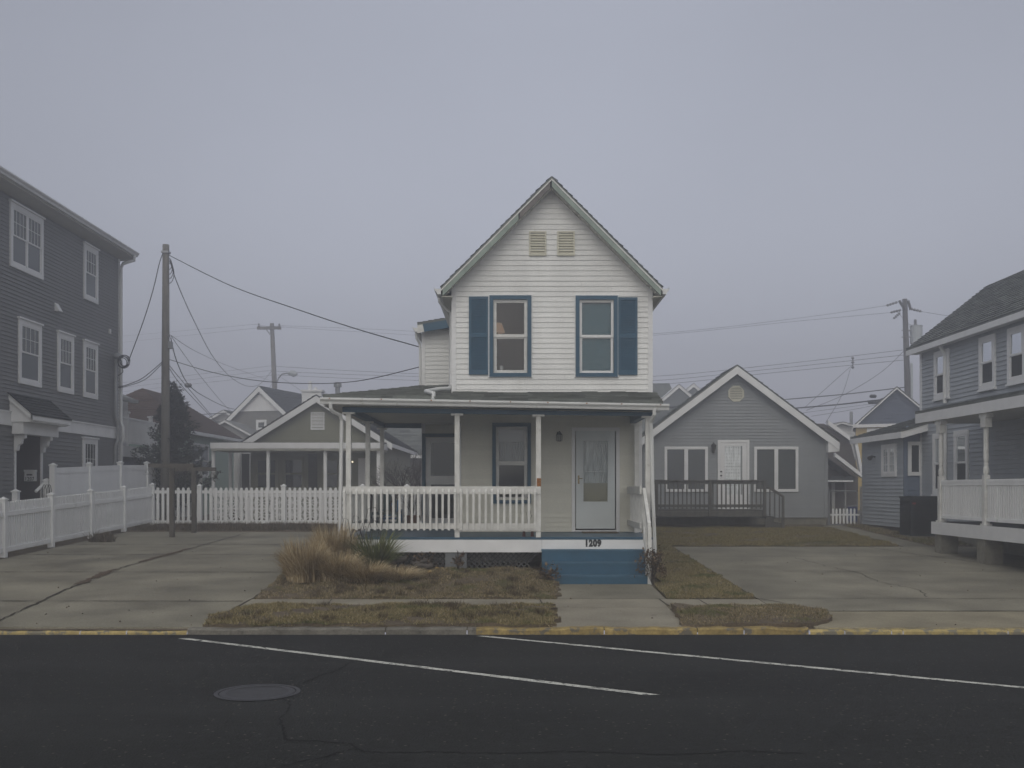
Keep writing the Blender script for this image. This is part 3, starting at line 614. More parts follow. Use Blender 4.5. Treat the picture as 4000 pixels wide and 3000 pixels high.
# upper windows
w_ = window(house, FU, *uw[0], casing=blue_paint, ct=.075, n_in=-.02, sash=old_white, pane=clear, sf=.06)
w_ = window(house, FU, *uw[1], casing=blue_paint, ct=.075, n_in=-.02, sash=white_trim, pane=clear, sf=.05)
bl = MB(); bl.fbox(FU, uw[1][0] + .1, uw[1][1] - .1, uw[1][2] + .1, uw[1][3] - .1, -.10, -.08); bl.build("blind", teal_shade, house)
for q in uw: tr = MB(); tr.fring(FU, q[0] - .022, q[1] + .022, q[2] - .01, q[3] + .022, .02, 0, .04); tr.build('window_channel', white_trim, house)
for (a, b_, c, d) in ((px(1832, dU), px(1907.5, dU), pz(1464, dU), pz(1159.6, dU)), (px(2414, dU), px(2489, dU), pz(1465, dU), pz(1163, dU))):
    mb = MB(); mb.fring(FU, a, b_, c, d, .045, .018, .045, .09, .055); m_ = (c + d) / 2; mb.fbox(FU, a + .045, b_ - .045, m_ - .035, m_ + .045, .018, .045)
    for lo, hi in ((c + .09, m_ - .035), (m_ + .045, d - .055)):
        k = int((hi - lo) / .032); h = (hi - lo) / k
        for i in range(k): z = lo + i * h; mb.poly([FU(a + .045, z, .042), FU(b_ - .045, z, .042), FU(b_ - .045, z + h * .9, .024), FU(a + .045, z + h * .9, .024)])
    mb.fbox(FU, a + .04, b_ - .04, c + .05, d - .05, .019, .023); mb.build("shutter", blue_paint, house)
louvre(house, FU, px(2066.7, dU), px(2134, dU), pz(1000, dU), pz(905, dU), cream); louvre(house, FU, px(2176.6, dU), px(2245, dU), pz(1000, dU), pz(905, dU), cream)
# lower window, door
window(house, FLo, *lw, casing=blue_paint, ct=.075, n_in=-.02, sash=old_white, pane=clear, sf=.06)
cu = MB(); a, b_, z1 = lw[0] + .1, lw[1] - .1, lw[3] - .1
cu.fbox(FLo, a + .03, b_ - .03, z1 - .30, z1, -.075, -.07)
N = 28
for i in range(N):
    u0, u1 = a + (b_ - a) * i / N, a + (b_ - a) * (i + 1) / N; n0 = -.11 + .025 * (i % 2)
    bz = lw[2] + .88 + .10 * abs((i + .5) / N - .5); cu.poly([FLo(u0, bz - .02, n0), FLo(u1, bz - .02, -.085 - .025 * (i % 2)), FLo(u1, z1, -.085 - .025 * (i % 2)), FLo(u0, z1, n0)])
cu.build("curtain", blind, house)
fr = MB(); fr.fring(FLo, dr[0], dr[1], dr[2] + .012, dr[3], .075, -.02, .03, .03); fr.build("door_frame", white_trim, house)
a, b_, c, d = px(2250, dL), px(2402, dL), pz(2065, dL), pz(1683, dL)
g0, g1, h0, h1 = px(2279, dL), px(2374, dL), pz(1962, dL), pz(1722, dL)
dm = MB(); dm.fring(FLo, a, b_, c, d, g0 - a, -.012, .018, h0 - c, d - h1)
dm.fring(FLo, g0 - .03, g1 + .03, h0 - .012, h1 + .03, .028, .018, .027); zc = pz(1843, dL); dm.fbox(FLo, g0, g1, zc - .01, zc + .01, -.005, .012)
dm.fring(FLo, a + .1, b_ - .1, pz(2030, dL), pz(1985, dL), .02, .018, .024)
door = dm.build("front_door", door_grey, house)
gm = MB(); gm.poly([FLo(g0, h0, .0), FLo(g1, h0, .0), FLo(g1, h1, .0), FLo(g0, h1, .0)]); gm.build("glass", clear, door)
cm = MB(); N = 26
for i in range(N):
    u0, u1 = g0 - .01 + (g1 - g0 + .02) * i / N, g0 - .01 + (g1 - g0 + .02) * (i + 1) / N; na, nb = (-.05, -.075) if i % 2 else (-.075, -.05)
    cm.poly([FLo(u0, h0 + .40, na), FLo(u1, h0 + .40, nb), FLo(u1, h1, nb), FLo(u0, h1, na)])
cm.build("curtain", curtain, door); MB().fbox(FLo, g0 - .01, g1 + .01, h0 - .01, h0 + .405, -.06, -.05).build("panel", shade_cream, door)
hm = MB(); hx = px(2260, dL); hm.fbox(FLo, hx - .016, hx + .016, pz(1890, dL), pz(1857, dL), .018, .028); hm.tube([FLo(hx, pz(1869, dL), .028), FLo(hx, pz(1869, dL), .06), FLo(hx + .08, pz(1869, dL), .06)], .011); hm.build("handle", brass, door)
# side door in the wing
window(house, FG, *wd_[:2], DK + .005, wd_[3], casing=blue_paint, ct=.085, cn=.03, n_in=-.02, sash=white_trim, pane=darkglass, sf=.12, name="side_door")
# wall lantern
lx, lz0 = px(2184, dL), pz(1724, dL); lt = MB()
lt.fbox(FLo, lx - .05, lx - .01, lz0 + .1, lz0 + .2, .015, .03); lt.tube([FLo(lx - .03, lz0 + .16, .03), FLo(lx, lz0 + .19, .09)], .01)
lt.lathe(FLo(lx, lz0 + .13, .1), [(.075, 0), (.07, .012), (.02, .07), (.012, .085)], 6); lt.lathe(FLo(lx, lz0 - .005, .1), [(.045, 0), (.055, .012)], 6)
for k in range(6):
    an = math.pi / 3 * k; lt.tube([FLo(lx + .056 * math.cos(an), lz0, .1 + .056 * math.sin(an)), FLo(lx + .064 * math.cos(an), lz0 + .13, .1 + .064 * math.sin(an))], .005, 4)
ln = lt.build("wall_lantern", lantern_m, house); MB().lathe(FLo(lx, lz0 + .008, .1), [(.048, 0), (.058, .12)], 6).build("lamp_shade", frost, ln)
# wing roof
wr = MB(); xl, zl = px(1630.7, 24.3), pz(1262, 24.3); sl = .17
slab(wr, (xl, 24.25, zl), (X0, 24.25, zl + sl * (X0 - xl)), (xl, 30, zl), (X0, 30, zl + sl * (X0 - xl)), .05); shingles(wr, (xl, 24.25, zl), (xl, 30, zl), (X0, 24.25, zl + sl * (X0 - xl)), (X0, 30, zl + sl * (X0 - xl)))
wr.build("wing_roof", shingle, house)
F3 = Ffront(24.27); fa = MB(); xm = xl + .165
fa.prism(F3, [(xm, zl + sl * (xm - xl) - .24), (X0 + .02, zl + sl * (X0 - xl) - .24), (X0 + .02, zl + sl * (X0 - xl) - .05), (xm - .04, zl + sl * (xm - xl) - .05)], -.02, .015); fa.build("wing_fascia", blue_paint, house)
fb = MB(); fb.prism(F3, [(xl, zl - .24), (xm, zl + sl * .16 - .24), (xm - .04, zl + sl * .16 - .05), (xl, zl - .05)], -.02, .012); fb.build("wing_fascia", old_white, house, "white end of the wing fascia")
wg = MB(); kgutter(wg, (xl, 24.3, zl - .09), (xl, 30, zl - .12), (-1, 0), .12); wg.tube([(xl - .05, 24.5, zl - .2), (xl - .04, 24.5, zl - .32), (WX0 - .06, 24.6, zl - .45), (WX0 - .05, 24.62, zl - .6), (WX0 - .05, 24.62, 4.4)], .035); wg.build("gutter", gutter_m, house)

# ---- porch
PT = .0125                                   # porch roof tilts slightly down to the right
def tz(x): return -PT * (x + 3.2)
PL, PR = px(1325.8, dF), px(2553, dF)
pf = MB(); pf.box(PL, PR, dF + .03, dL + .02, DK - .10, DK - .04); pf.box(PL, X0 + .0, dL + .02, dG + .05, DK - .10, DK - .04)
k = 0; y = dF - .01
while y < dG: x1_ = PR if y < dL else X0 - .01; pf.box(PL - .02, x1_, y, min(y + .085, dG), DK - .04, DK); y += .09
pf.build("porch_floor", blue_floor, house)
en = MB(); en.box(PL - .03, PR + .02, dF - .035, dF - .012, DK - .042, DK + .004); en.build("floor_edge", blue_paint, house)
fs = MB(); xs_ = px(2116, dF); fs.box(PL, xs_, dF - .03, dF - .005, pz(2157, dF), DK - .044); fs.box(xs_ + .004, PR - .02, dF - .03, dF - .005, pz(2147, dF), DK - .044)
fs.box(PL - .0, PL + .02, dF, dG, .72, DK - .044); fs.box(PR - .04, PR - .02, dF, dL, .72, DK - .044); fs.build("porch_skirt", white_trim, house)
posts = [px(1362, dF), px(1786, dF), px(2103, dF), px(2530, dF)]; pm_ = []
po = MB(); po.box(-.047, .047, -.047, .047, 0, 3.29 - DK); pst = None
def post(x, y, ztop, w2=.047):
    mb = MB(); mb.box(x - w2, x + w2, y - w2, y + w2, DK, ztop - .035); mb.box(x - .115, x + .115, y - .07, y + .07, ztop - .035, ztop); return mb.build("porch_post", old_white, house)
for x in posts: post(x, dF, 3.365 + tz(x))
post(posts[0], 22.1, 3.36); post(posts[0], dG - .05, 3.36); post(2.62, 21.55, 3.28)
bm = MB(); bz = lambda x: 3.365 + tz(x)
def beam(x0, x1, y0, y1, h=.155): bm.box8([(x0, y0, bz(x0)), (x1, y0, bz(x1)), (x1, y1, bz(x1)), (x0, y1, bz(x0)), (x0, y0, bz(x0) + h), (x1, y0, bz(x1) + h), (x1, y1, bz(x1) + h), (x0, y1, bz(x0) + h)])
beam(px(1340, dF), px(2548, dF), dF - .07, dF + .05); beam(posts[0] - .06, posts[0] + .06, dF + .052, dG + .0); beam(posts[0] + .062, WX0 - .01, dG - .12, dG - .01); beam(2.5, 2.62, dF + .052, dL - .02, .15)
bm.build("porch_beam", blue_paint, house)
ce = MB(); y = dF + .05
while y < dG - .1: ce.box(PL - .25, (X1 if y < dL - .05 else X0 - .02), y, y + .083, 3.47, 3.49); y += .088
ce.build("porch_ceiling", soffit, house)
# porch roof
RL, RRt = px(1262, 19.2), px(2590, 19.2); ez = lambda x: 3.635 + tz(x) * 1.35
yE = 19.2; zh = pz(1511, dG)
pr = MB(); A = (RL, yE, ez(RL)); B = (RRt, yE, ez(RRt)); Hh = (WX0 + .03, dG, zh)
C = (RRt, dU + .02, UB + .03); D_ = (X0, dU + .02, UB + .035 + .02)
def mid(p, q, t): return tuple(np.array(p) + (np.array(q) - np.array(p)) * t)
Am = (X0, yE, ez(X0))
slab(pr, Am, B, (X0, dU + .02, UB + .03), C, .06); shingles(pr, Am, B, (X0, dU + .02, UB + .04), (RRt, dU + .02, UB + .04), .125, .26, .026, .024)
HI = (X0, dG, zh + .02)
slab(pr, A, Am, Hh, HI, .06); shingles(pr, A, Am, Hh, HI, .125, .26, .026, .024)
LB = (RL, dG + .3, ez(RL)); slab(pr, A, LB, Hh, Hh, .05); shingles(pr, A, LB, Hh, Hh, .125, .26, .026, .024)
slab(pr, (X1, dU, UB + .03), (RRt, dU, UB + .03), (X1, 22, UB + .05), (RRt, 22, UB + .0), .06)
pr.build("porch_roof", shingle, house)
pg = MB(); gl, g_r = px(1251.5, 19.15), px(2613.6, 19.15)
kgutter(pg, (gl, 19.2, pz(1553, 19.1)), (g_r, 19.2, pz(1579, 19.1)), (0, -1), .115); pg.build("porch_gutter", gutter_m, house)
pfa = MB(); pfa.box8([(RL + .02, 19.205, 3.48), (RRt - .03, 19.205, 3.38), (RRt - .03, 19.24, 3.38), (RL + .02, 19.24, 3.48), (RL + .02, 19.205, 3.60), (RRt - .03, 19.205, 3.50), (RRt - .03, 19.24, 3.50), (RL + .02, 19.24, 3.60)])
pfa.box(RL, RL + .03, 19.24, dG, 3.46, 3.58); pfa.build("porch_fascia", old_white, house)
rs = MB()
for i, xx in enumerate((1288, 1490, 1685, 1836, 1994, 2140, 2292, 2428, 2580)):
    x = px(xx, 19.1); z = pz(1553 + (xx - 1251) * .0191, 19.1) - .012; rs.box(x - .011, x + .011, 19.078, 19.09, z - .011, z + .011)
rs.build("rusty_spike", rust, house)
sp = MB(); sp.poly([(gl + .12, 19.24, 3.47), (g_r - .15, 19.24, 3.36), (g_r - .15, dF - .06, 3.36), (gl + .12, dF - .06, 3.47)]); sp.poly([(gl + .12, 19.24, 3.47), (posts[0] - .06, 19.24, 3.47), (posts[0] - .06, dG, 3.47), (gl + .12, dG, 3.47)]); sp.build("porch_soffit", soffit, house)
pd = MB(); x0_ = px(1290, 19.1)
pd.tube([(x0_, 19.14, 3.50), (x0_, 19.15, 3.42), (px(1302, 19.3), 19.2, 3.36), (px(1326, 19.3), 19.35, 3.30), (px(1334, 19.4), 19.42, 3.2), (px(1331, 19.4), 19.42, 2.2), (px(1322, 19.4), 19.42, .62)], .036, 6)
xr_ = px(2557, 19.1)
pd.tube([(xr_, 19.14, 3.40), (xr_, 19.15, 3.3), (px(2545, 19.2), 19.3, 3.16), (px(2547, 19.3), 19.35, 2.9), (px(2551, 19.3), 19.36, 1.9), (px(2562, 19.3), 19.36, .55)], .036, 6); pd.build("porch_downspout", gutter_m, house)
# railing
RF = dF - .05; rz1, rz0 = pz(1900, RF), pz(1930, RF); bz1, bz0 = pz(2044, RF), pz(2066, RF)
ra = MB(); xa, xb, xm_ = px(1340, RF), px(2112, RF), px(1790, RF)
ra.box(xa, xb, RF - .02, RF + .02, rz0, rz1); ra.box(xa + .03, xb, RF - .018, RF + .018, bz0, bz1); ra.box(xm_, xb, RF - .017, RF + .017, bz0 - .045, bz0 - .004)
rail = ra.build("railing", old_white, house)
ba = MB(); bh = pz(1911, RF) - pz(2071, RF); q = .021
ba.box8([(-q, -q, 0), (q, -q, 0), (q, q, 0), (-q, q, 0), (-q, -q, bh - .05), (q, -q, bh - .05), (q, q, bh), (-q, q, bh)])
bx0 = px(1346, RF); b0 = None
for i in range(32):
    x = px(1346 + (2089.6 - 1346) * i / 31, RF); loc = np.array((x, RF - .042, pz(2071, RF)))
    if b0 is None: b0 = ba.build("baluster", old_white, rail); b0.location = loc - WL[rail.name]
    else: copy_tree(b0, rail, loc - WL[rail.name])
MB().box(px(2097, RF), px(2113, RF), dF - .062, dF - .049, pz(1900, RF), pz(1868, RF)).build("rusty_bracket", rust, house, "rusted orange bracket on the porch post")
sr = MB()                                     # side railings: left and right ends of the porch, sloping stair rail
sr.box(posts[0] - .02, posts[0] + .02, dF + .06, dG - .1, rz0, rz1); sr.box(posts[0] - .02, posts[0] + .02, dF + .06, dG - .1, bz0, bz1)
y = dF + .15
while y < dG - .1: sr.box(posts[0] - .065, posts[0] - .025, y - .02, y + .02, bz0 - .03, rz1 - .05); y += .12
sr.build('side_railing', old_white, house); sr = MB(); sr.box(2.44, 2.48, dF + .06, dL, rz0, rz1); sr.box(2.44, 2.48, dF + .06, dL, bz0, bz1); y = dF + .15
while y < dL - .1: sr.box(2.49, 2.53, y - .02, y + .02, bz0 - .03, rz1 - .05); y += .12
sr.build('side_railing', old_white, house); sr = MB(); sr.box(posts[0] + .06, WX0, dG - .08, dG - .04, rz0, rz1); sr.box(posts[0] + .06, WX0, dG - .08, dG - .04, bz0, bz1); x = posts[0] + .15
while x < WX0 - .05: sr.box(x - .02, x + .02, dG - .04, dG - .0, bz0 - .03, rz1 - .05); x += .12
sr.build("side_railing", old_white, house)
stp = MB(); sx = px(2536, 18.72); xq = px(2508, 19.45)
def bar(p, q_, w2, h): p, q_ = np.array(p), np.array(q_); stp.box8([p + (-w2, 0, -h), p + (w2, 0, -h), q_ + (w2, 0, -h), q_ + (-w2, 0, -h), p + (-w2, 0, h), p + (w2, 0, h), q_ + (w2, 0, h), q_ + (-w2, 0, h)])
bar((sx, 18.72, pz(2052, 18.72)), (xq + .04, 19.46, pz(1915, 19.46)), .03, .045); bar((sx - .03, 18.78, pz(2180, 18.78)), (xq + .02, 19.46, pz(2020, 19.46)), .02, .045)
stp.box(sx - .03, sx + .035, 18.66, 18.74, .16, pz(2060, 18.7)); stp.box(sx - .055, sx - .02, 18.76, 18.82, .3, pz(2075, 18.78))
for t in (.25, .5, .75): yy = 18.72 + .74 * t; stp.box(sx - .01 - .04 * t, sx + .025 - .04 * t, yy - .018, yy + .018, .42 + .62 * t, 1.22 + .66 * t)
stp.build("stair_rail", old_white, house)
zs3 = [pz(2147, 19.25), pz(2196, 19.0), pz(2247, 18.75)]
for i, (ya, z) in enumerate(zip((19.22, 18.97, 18.72), zs3)):
    mb = MB(); xa_, xb_ = px(2117 + (10 if i else 0), 19.2), px(2530, 18.9)
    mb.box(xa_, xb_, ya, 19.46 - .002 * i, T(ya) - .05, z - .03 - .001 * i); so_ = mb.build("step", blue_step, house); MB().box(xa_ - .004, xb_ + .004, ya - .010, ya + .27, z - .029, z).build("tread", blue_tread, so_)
la = MB(); lx0, lx1, l0, l1 = PL + .5, px(2116, dF), T(19.5) + .02, pz(2157, dF)
x = lx0 - .5
while x < lx1:
    for s in (1, -1):
        p = [(x, l0), (x + .035, l0), (x + .035 + s * (l1 - l0), l1), (x + s * (l1 - l0), l1)]
        if min(u for u, _ in p) > lx0 and max(u for u, _ in p) < lx1: la.prism(Ffront(dF + .03 + .008 * s), p, 0, .006)
    x += .1
la.build("lattice", lattice_m, house); MB().box(PL + .1, PR - .1, 22.5, 22.6, T(19.5) - .1, DK - .11).build("foundation", block_m, house)
bk = MB(); bk.box(px(1738, 19.4), px(1822, 19.4), dF - .0, dF + .35, T(19.5) - .1, pz(2157, dF)); bk.build("pier", M("grey_pier_paint", (.17, .18, .185), .9, .12, 5), house)
# house number
def text(body, size, F, u, w_, n0, m, parent, name, sx=1.0, off=.0):
    cu = bpy.data.curves.new("t", 'FONT'); cu.body = body; cu.size = size; cu.align_x = 'CENTER'; cu.offset = off; cu.space_character = 1.12
    ob = bpy.data.objects.new("t", cu); col.objects.link(ob); bpy.context.view_layer.update(); dg = bpy.context.evaluated_depsgraph_get(); me = ob.evaluated_get(dg).to_mesh()
    v = [F(u + p.co.x * sx, w_ + p.co.y, n0) for p in me.vertices]; f = [tuple(q.vertices) for q in me.polygons]; ob.evaluated_get(dg).to_mesh_clear(); bpy.data.objects.remove(ob)
    return link(name, v, f, m, parent)
text("1209", (pz(2107, dF) - pz(2132, dF)) * 1.40, Ffront(dF - .03), px(2315.5, dF), pz(2133, dF), .004, black_m, house, "house_number", .84, .0115)
# lamp in the upstairs room
lm = thing("table_lamp", (px(1942, 21.6), 21.6, 3.65), "glowing table lamp seen through the upper window of the white house", "lamp")
bxx = px(1942, 21.6); lzz = pz(1285, 21.6)
MB().lathe((bxx, 21.6, 3.66), [(.08, 0), (.02, .04), (.015, lzz - 3.7)], 8).build("stem", brass, lm); MB().lathe((bxx, 21.6, lzz - .08), [(.17, 0), (.10, .2)], 14).build("lamp_shade", lamp_warm, lm)
pl_ = bpy.data.lights.new('lamp_bulb', 'POINT'); pl_.energy = 2.2; pl_.color = (1, .62, .34); pl_.shadow_soft_size = .12; po_ = bpy.data.objects.new('lamp_bulb', pl_); col.objects.link(po_); po_.parent = lm; po_.location = np.array((bxx - .02, 21.6, lzz + .16)) - WL[lm.name]
jr = MB().lathe((px(1959, 20.26), 20.26, pz(1452, 20.26)), [(.035, 0), (.037, .1), (.03, .12)], 10).build("white_jar", white_trim); tag(jr, "small white jar on the sill of the lamp lit upper window", "jar")

# ---- things on the porch
dmv = MB().box(px(2274, 21.4), px(2412, 21.4), 21.15, 21.6, DK + .001, DK + .022).build("doormat", mat_m); tag(dmv, "brown doormat before the pale grey front door", "doormat")
ch = thing("porch_chair", (-2.75, 22.3, DK), "teal seated porch chair with dark curved bentwood arms behind the railing", "chair")
cx_, cy_ = -2.85, 22.3
MB().box(cx_ - .26, cx_ + .42, cy_ - .25, cy_ + .25, DK + .36, DK + .41).build("seat", teal_chair, ch)
mb = MB(); mb.box(cx_ - .26, cx_ + .42, cy_ + .22, cy_ + .25, DK + .12, DK + .2); mb.box(cx_ - .24, cx_ + .4, cy_ - .25, cy_ - .22, DK + .1, DK + .17); mb.build("stretcher", teal_chair, ch)
for (ax, ay) in ((-.24, -.22), (.38, -.22), (-.24, .22), (.38, .22)): MB().box(cx_ + ax - .02, cx_ + ax + .02, cy_ + ay - .02, cy_ + ay + .02, DK, DK + .36).build("leg", teal_chair, ch)
for s in (-.36, .26): MB().tube([(cx_ + s, cy_ - .1, DK + .38), (cx_ + s - .05, cy_ - .12, DK + .6), (cx_ + s + .02 - (.1 if s < 0 else -.1), cy_ - .1, DK + .82), (cx_ + s + .1, cy_, DK + .9), (cx_ + s + .14, cy_ + .12, DK + .75), (cx_ + s + .1, cy_ + .2, DK + .41)], .024).build("arm", bentwood, ch)
mb = MB(); [mb.box(cx_ - .2 + i * .11, cx_ - .14 + i * .11, cy_ + .23, cy_ + .25, DK + .41, DK + .85) for i in range(5)]; mb.box(cx_ - .24, cx_ + .4, cy_ + .225, cy_ + .255, DK + .84, DK + .9); mb.build("backrest", teal_chair, ch)
bc = thing("beach_chair", (-2.55, 23.4, DK), "bright blue plastic slatted beach chair behind the white porch railing", "chair"); cx_, cy_ = px(1532, 23.4), 23.4
mb = MB()
for i in range(4): mb.box8([(cx_ - .17 + i * .09, cy_ - .1, DK + .3), (cx_ - .1 + i * .09, cy_ - .1, DK + .3), (cx_ - .1 + i * .09, cy_ - .08, DK + .3), (cx_ - .17 + i * .09, cy_ - .08, DK + .3), (cx_ - .17 + i * .09, cy_ + .12, DK + .66), (cx_ - .1 + i * .09, cy_ + .12, DK + .66), (cx_ - .1 + i * .09, cy_ + .14, DK + .66), (cx_ - .17 + i * .09, cy_ + .14, DK + .66)])
mb.build("backrest", blue_plastic, bc)
mb = MB(); [mb.box(cx_ - .2, cx_ + .2, cy_ - .5 + i * .1, cy_ - .42 + i * .1, DK + .24, DK + .265) for i in range(5)]; mb.build("seat", blue_plastic, bc)
for s in (-.21, .19):
    MB().box(cx_ + s, cx_ + s + .03, cy_ - .5, cy_ + .1, DK + .42, DK + .45).build("arm", blue_plastic, bc)
    for yy in (-.48, .06): MB().box(cx_ + s, cx_ + s + .03, cy_ + yy, cy_ + yy + .04, DK, DK + .42).build("leg", blue_plastic, bc)
wb = thing("side_table", (px(1540, 24.2), 24.1, DK), "white plastic side table behind the blue beach chair on the porch", "table"); a = px(1545, 24.1)
MB().box(a - .22, a + .22, 23.9, 24.3, DK + .74, DK + .78).build("tabletop", vinyl, wb)
for ax in (-.19, .16):
    for ay in (23.92, 24.25): MB().box(a + ax, a + ax + .035, ay, ay + .035, DK, DK + .74).build("leg", vinyl, wb)
def twigs(mb, c, n, h, spread, r=.006, q=random.Random(5)):
    for i in range(n):
        an = q.uniform(0, 2 * math.pi); s = q.uniform(.2, 1) * spread; hh = h * q.uniform(.6, 1); p0 = np.array(c); p1 = p0 + (math.cos(an) * s * .4, math.sin(an) * s * .4, hh * .5); p2 = p0 + (math.cos(an) * s, math.sin(an) * s, hh); mb.tube([p0, p1, p2], [r, r * .8, r * .4], 4)
        for k in range(2):
            a2 = an + q.uniform(-1.2, 1.2); pm = p1 + (p2 - p1) * q.uniform(0, .7); mb.tube([pm, pm + (math.cos(a2) * s * .5, math.sin(a2) * s * .5, hh * .25)], [r * .6, r * .3], 4)
    return mb
pt = thing("potted_plant", (px(1610, 23.5), 23.5, DK), "terracotta pot of bare dry twigs beside the blue side door", "potted plant"); c = (px(1610, 23.5), 23.5, DK)
MB().lathe(c, [(.12, 0), (.17, .26), (.185, .27), (.185, .31), (.15, .31)], 14).build("pot", terracotta, pt); twigs(MB(), (c[0], c[1], c[2] + .3), 14, .5, .3).build("stem", twig_m, pt)
stl = thing("plant_stand", (px(2063, 19.7), 19.7, DK), "small dark red wooden stand on the porch edge by the rusty post", "stand"); a = px(2063, 19.75)
MB().box(a - .1, a + .1, 19.68, 19.84, DK + .15, DK + .18).build("tabletop", redwood, stl)
for s in (-.1, .06): MB().box8([(a + s - .012, 19.69, DK + .001), (a + s + .05, 19.69, DK + .001), (a + s + .05, 19.83, DK + .001), (a + s - .012, 19.83, DK + .001), (a + s, 19.69, DK + .15), (a + s + .04, 19.69, DK + .15), (a + s + .04, 19.83, DK + .15), (a + s, 19.83, DK + .15)]).build("leg", redwood, stl)
tp = twigs(MB(), (a, 19.76, DK + .18), 7, .32, .13, .004).build("dry_twigs", twig_m); tag(tp, "thin bare twigs standing on the dark red stand", "twigs")

# ---- front garden plants
def arch_blades(c, n, h, spread, wd, m, name, parent, q, base=.12, droop=.5, seg=4):
    v = []; f = []
    for i in range(n):
        an = q.uniform(0, 2 * math.pi); b0 = math.sqrt(q.random()) * base; x, y = c[0] + b0 * math.cos(an), c[1] + b0 * math.sin(an) * .8; an += q.uniform(-.9, .9); hh = h * q.uniform(.35, 1); sp_ = spread * q.uniform(.15, 1); ww = wd * q.uniform(.6, 1.2); k = len(v); sd = (-math.sin(an + .8) * ww, math.cos(an + .8) * ww)
        for j in range(seg + 1):
            t = j / seg; r_ = sp_ * t ** 1.6; z = hh * (t - droop * .5 * t ** 3 * (sp_ / spread)) ; w2 = (1 - t) ** .7 + .06
            X, Y = x + r_ * math.cos(an), y + r_ * math.sin(an); v += [(X - sd[0] * w2, Y - sd[1] * w2, c[2] + z), (X + sd[0] * w2, Y + sd[1] * w2, c[2] + z)]
        for j in range(seg): f.append((k + 2 * j, k + 2 * j + 1, k + 2 * j + 3, k + 2 * j + 2))
    return link(name, v, f, m, parent)
q = random.Random(3)
og = [((-3.68, 18.15), .98, .5, 2300, "tall tan ornamental grass clump at the driveway edge, outermost"), ((-3.15, 18.25), .70, .6, 2000, "tan ornamental grass clump right of the outermost clump"),
      ((-2.62, 18.15), .48, .62, 1800, "tan ornamental grass clump in front of the green yucca"), ((-2.1, 18.35), .33, .7, 1000, "low bleached ornamental grass clump right of the yucca"),
      ((-3.35, 19.15), 1.15, .5, 2400, "tallest tan ornamental grass clump against the porch downspout")]
for i, ((x, y), h, s, n, lab) in enumerate(og):
    o = arch_blades((x, y, fz(x, y) - .02), n, h, s, .0062, tan_grass, "ornamental_grass", None, q, .30, 1.0, 5); tag(o, lab, "ornamental grass", "ornamental grass clumps by the porch")
yc = arch_blades((px(1462, 18.85), 18.85, fz(-2.6, 18.85) + .03), 420, .86, .66, .017, yucca_m, "yucca", None, q, .16, .25, 4); tag(yc, "green spiky yucca in front of the porch railing", "yucca")
ss = MB()
for i in range(9):
    x = px(q.uniform(1355, 1500), 19.0); y = 19.0 + q.uniform(-.1, .15); h = q.uniform(.7, 1.25); dx = q.uniform(.05, .3) * q.choice((-1, 1, 1)); z = fz(x, y)
    ss.tube([(x, y, z), (x + dx * .1, y, z + h * .6), (x + dx * .5, y, z + h * .95), (x + dx, y, z + h * .97), (x + dx * 1.3, y, z + h * .8)], [.005, .005, .0045, .006, .002], 4)
tag(ss.build("grass_plumes", twig_m), "dark arching seed stalks rising before the left porch railing", "seed stalks")
lg = MB(); rr = random.Random(9)
def log(p0, p1, r, sgm=7):
    p0, p1 = np.array(p0), np.array(p1); lg.tube([p0 + (p1 - p0) * i / sgm + (0, rr.uniform(-.03, .03), rr.uniform(-.025, .03)) for i in range(sgm + 1)], [r * rr.uniform(.6, 1.15) for _ in range(sgm + 1)], 8)
for (xa_, ya_, xb_, yb_, dd, r_) in ((1505, 2205, 1590, 2180, 19.15, .06), (1560, 2222, 1690, 2208, 18.95, .055), (1590, 2228, 1640, 2235, 18.9, .05), (1610, 2205, 1665, 2192, 19.15, .045)):
    lg = MB(); log(P(xa_, ya_, dd), P(xb_, yb_, dd), r_); o = lg.build("driftwood", rock_m, smooth=True)
    tag(o, "gnarled grey brown driftwood log in the bed before the porch", "driftwood", "driftwood logs in the bed before the porch")
for i, (xx, yy, r_) in enumerate(((1585, 2242, .05), (1612, 2243, .04), (1630, 2244, .045), (1680, 2244, .05), (1700, 2222, .045), (1720, 2218, .04), (1570, 2240, .03))):
    x = px(xx, 18.75); y = 18.72 + (2244 - yy) * .02; z = fz(x, y); o = MB().lathe((x, y, z - .01), [(r_ * .5, 0), (r_, r_ * .35), (r_ * .8, r_ * .9), (r_ * .3, r_ * 1.15)], 7).build("ochre_stone", stone_y)
    tag(o, "small rounded ochre stone beside the driftwood", "stone", "ochre stones beside the driftwood")
def leafy(c, n, r, h, m, name, parent, q, size=.03):
    v = []; f = []; blobs = [(q.uniform(-.75, .75) * r, q.uniform(-.6, .6) * r, q.uniform(.12, .85) * h, q.uniform(.22, .42) * r) for _ in range(11)]
    for i in range(n):
        bx, by, bz_, br = q.choice(blobs); p = np.array((c[0] + bx + q.gauss(0, br * .7), c[1] + by + q.gauss(0, br * .7), c[2] + max(.01, bz_ + q.gauss(0, br * .8))))
        d1 = np.array([q.gauss(0, 1) for _ in range(3)]); d1 /= np.linalg.norm(d1); d2 = np.cross(d1, [q.gauss(0, 1) for _ in range(3)]); d2 /= np.linalg.norm(d2) + 1e-6; s = size * q.uniform(.4, 1.5); k = len(v)
        v += [tuple(p - d1 * s), tuple(p + d2 * s * .6), tuple(p + d1 * s), tuple(p - d2 * s * .6)]; f.append((k, k + 1, k + 2, k + 3))
    return link(name, v, f, m, parent)
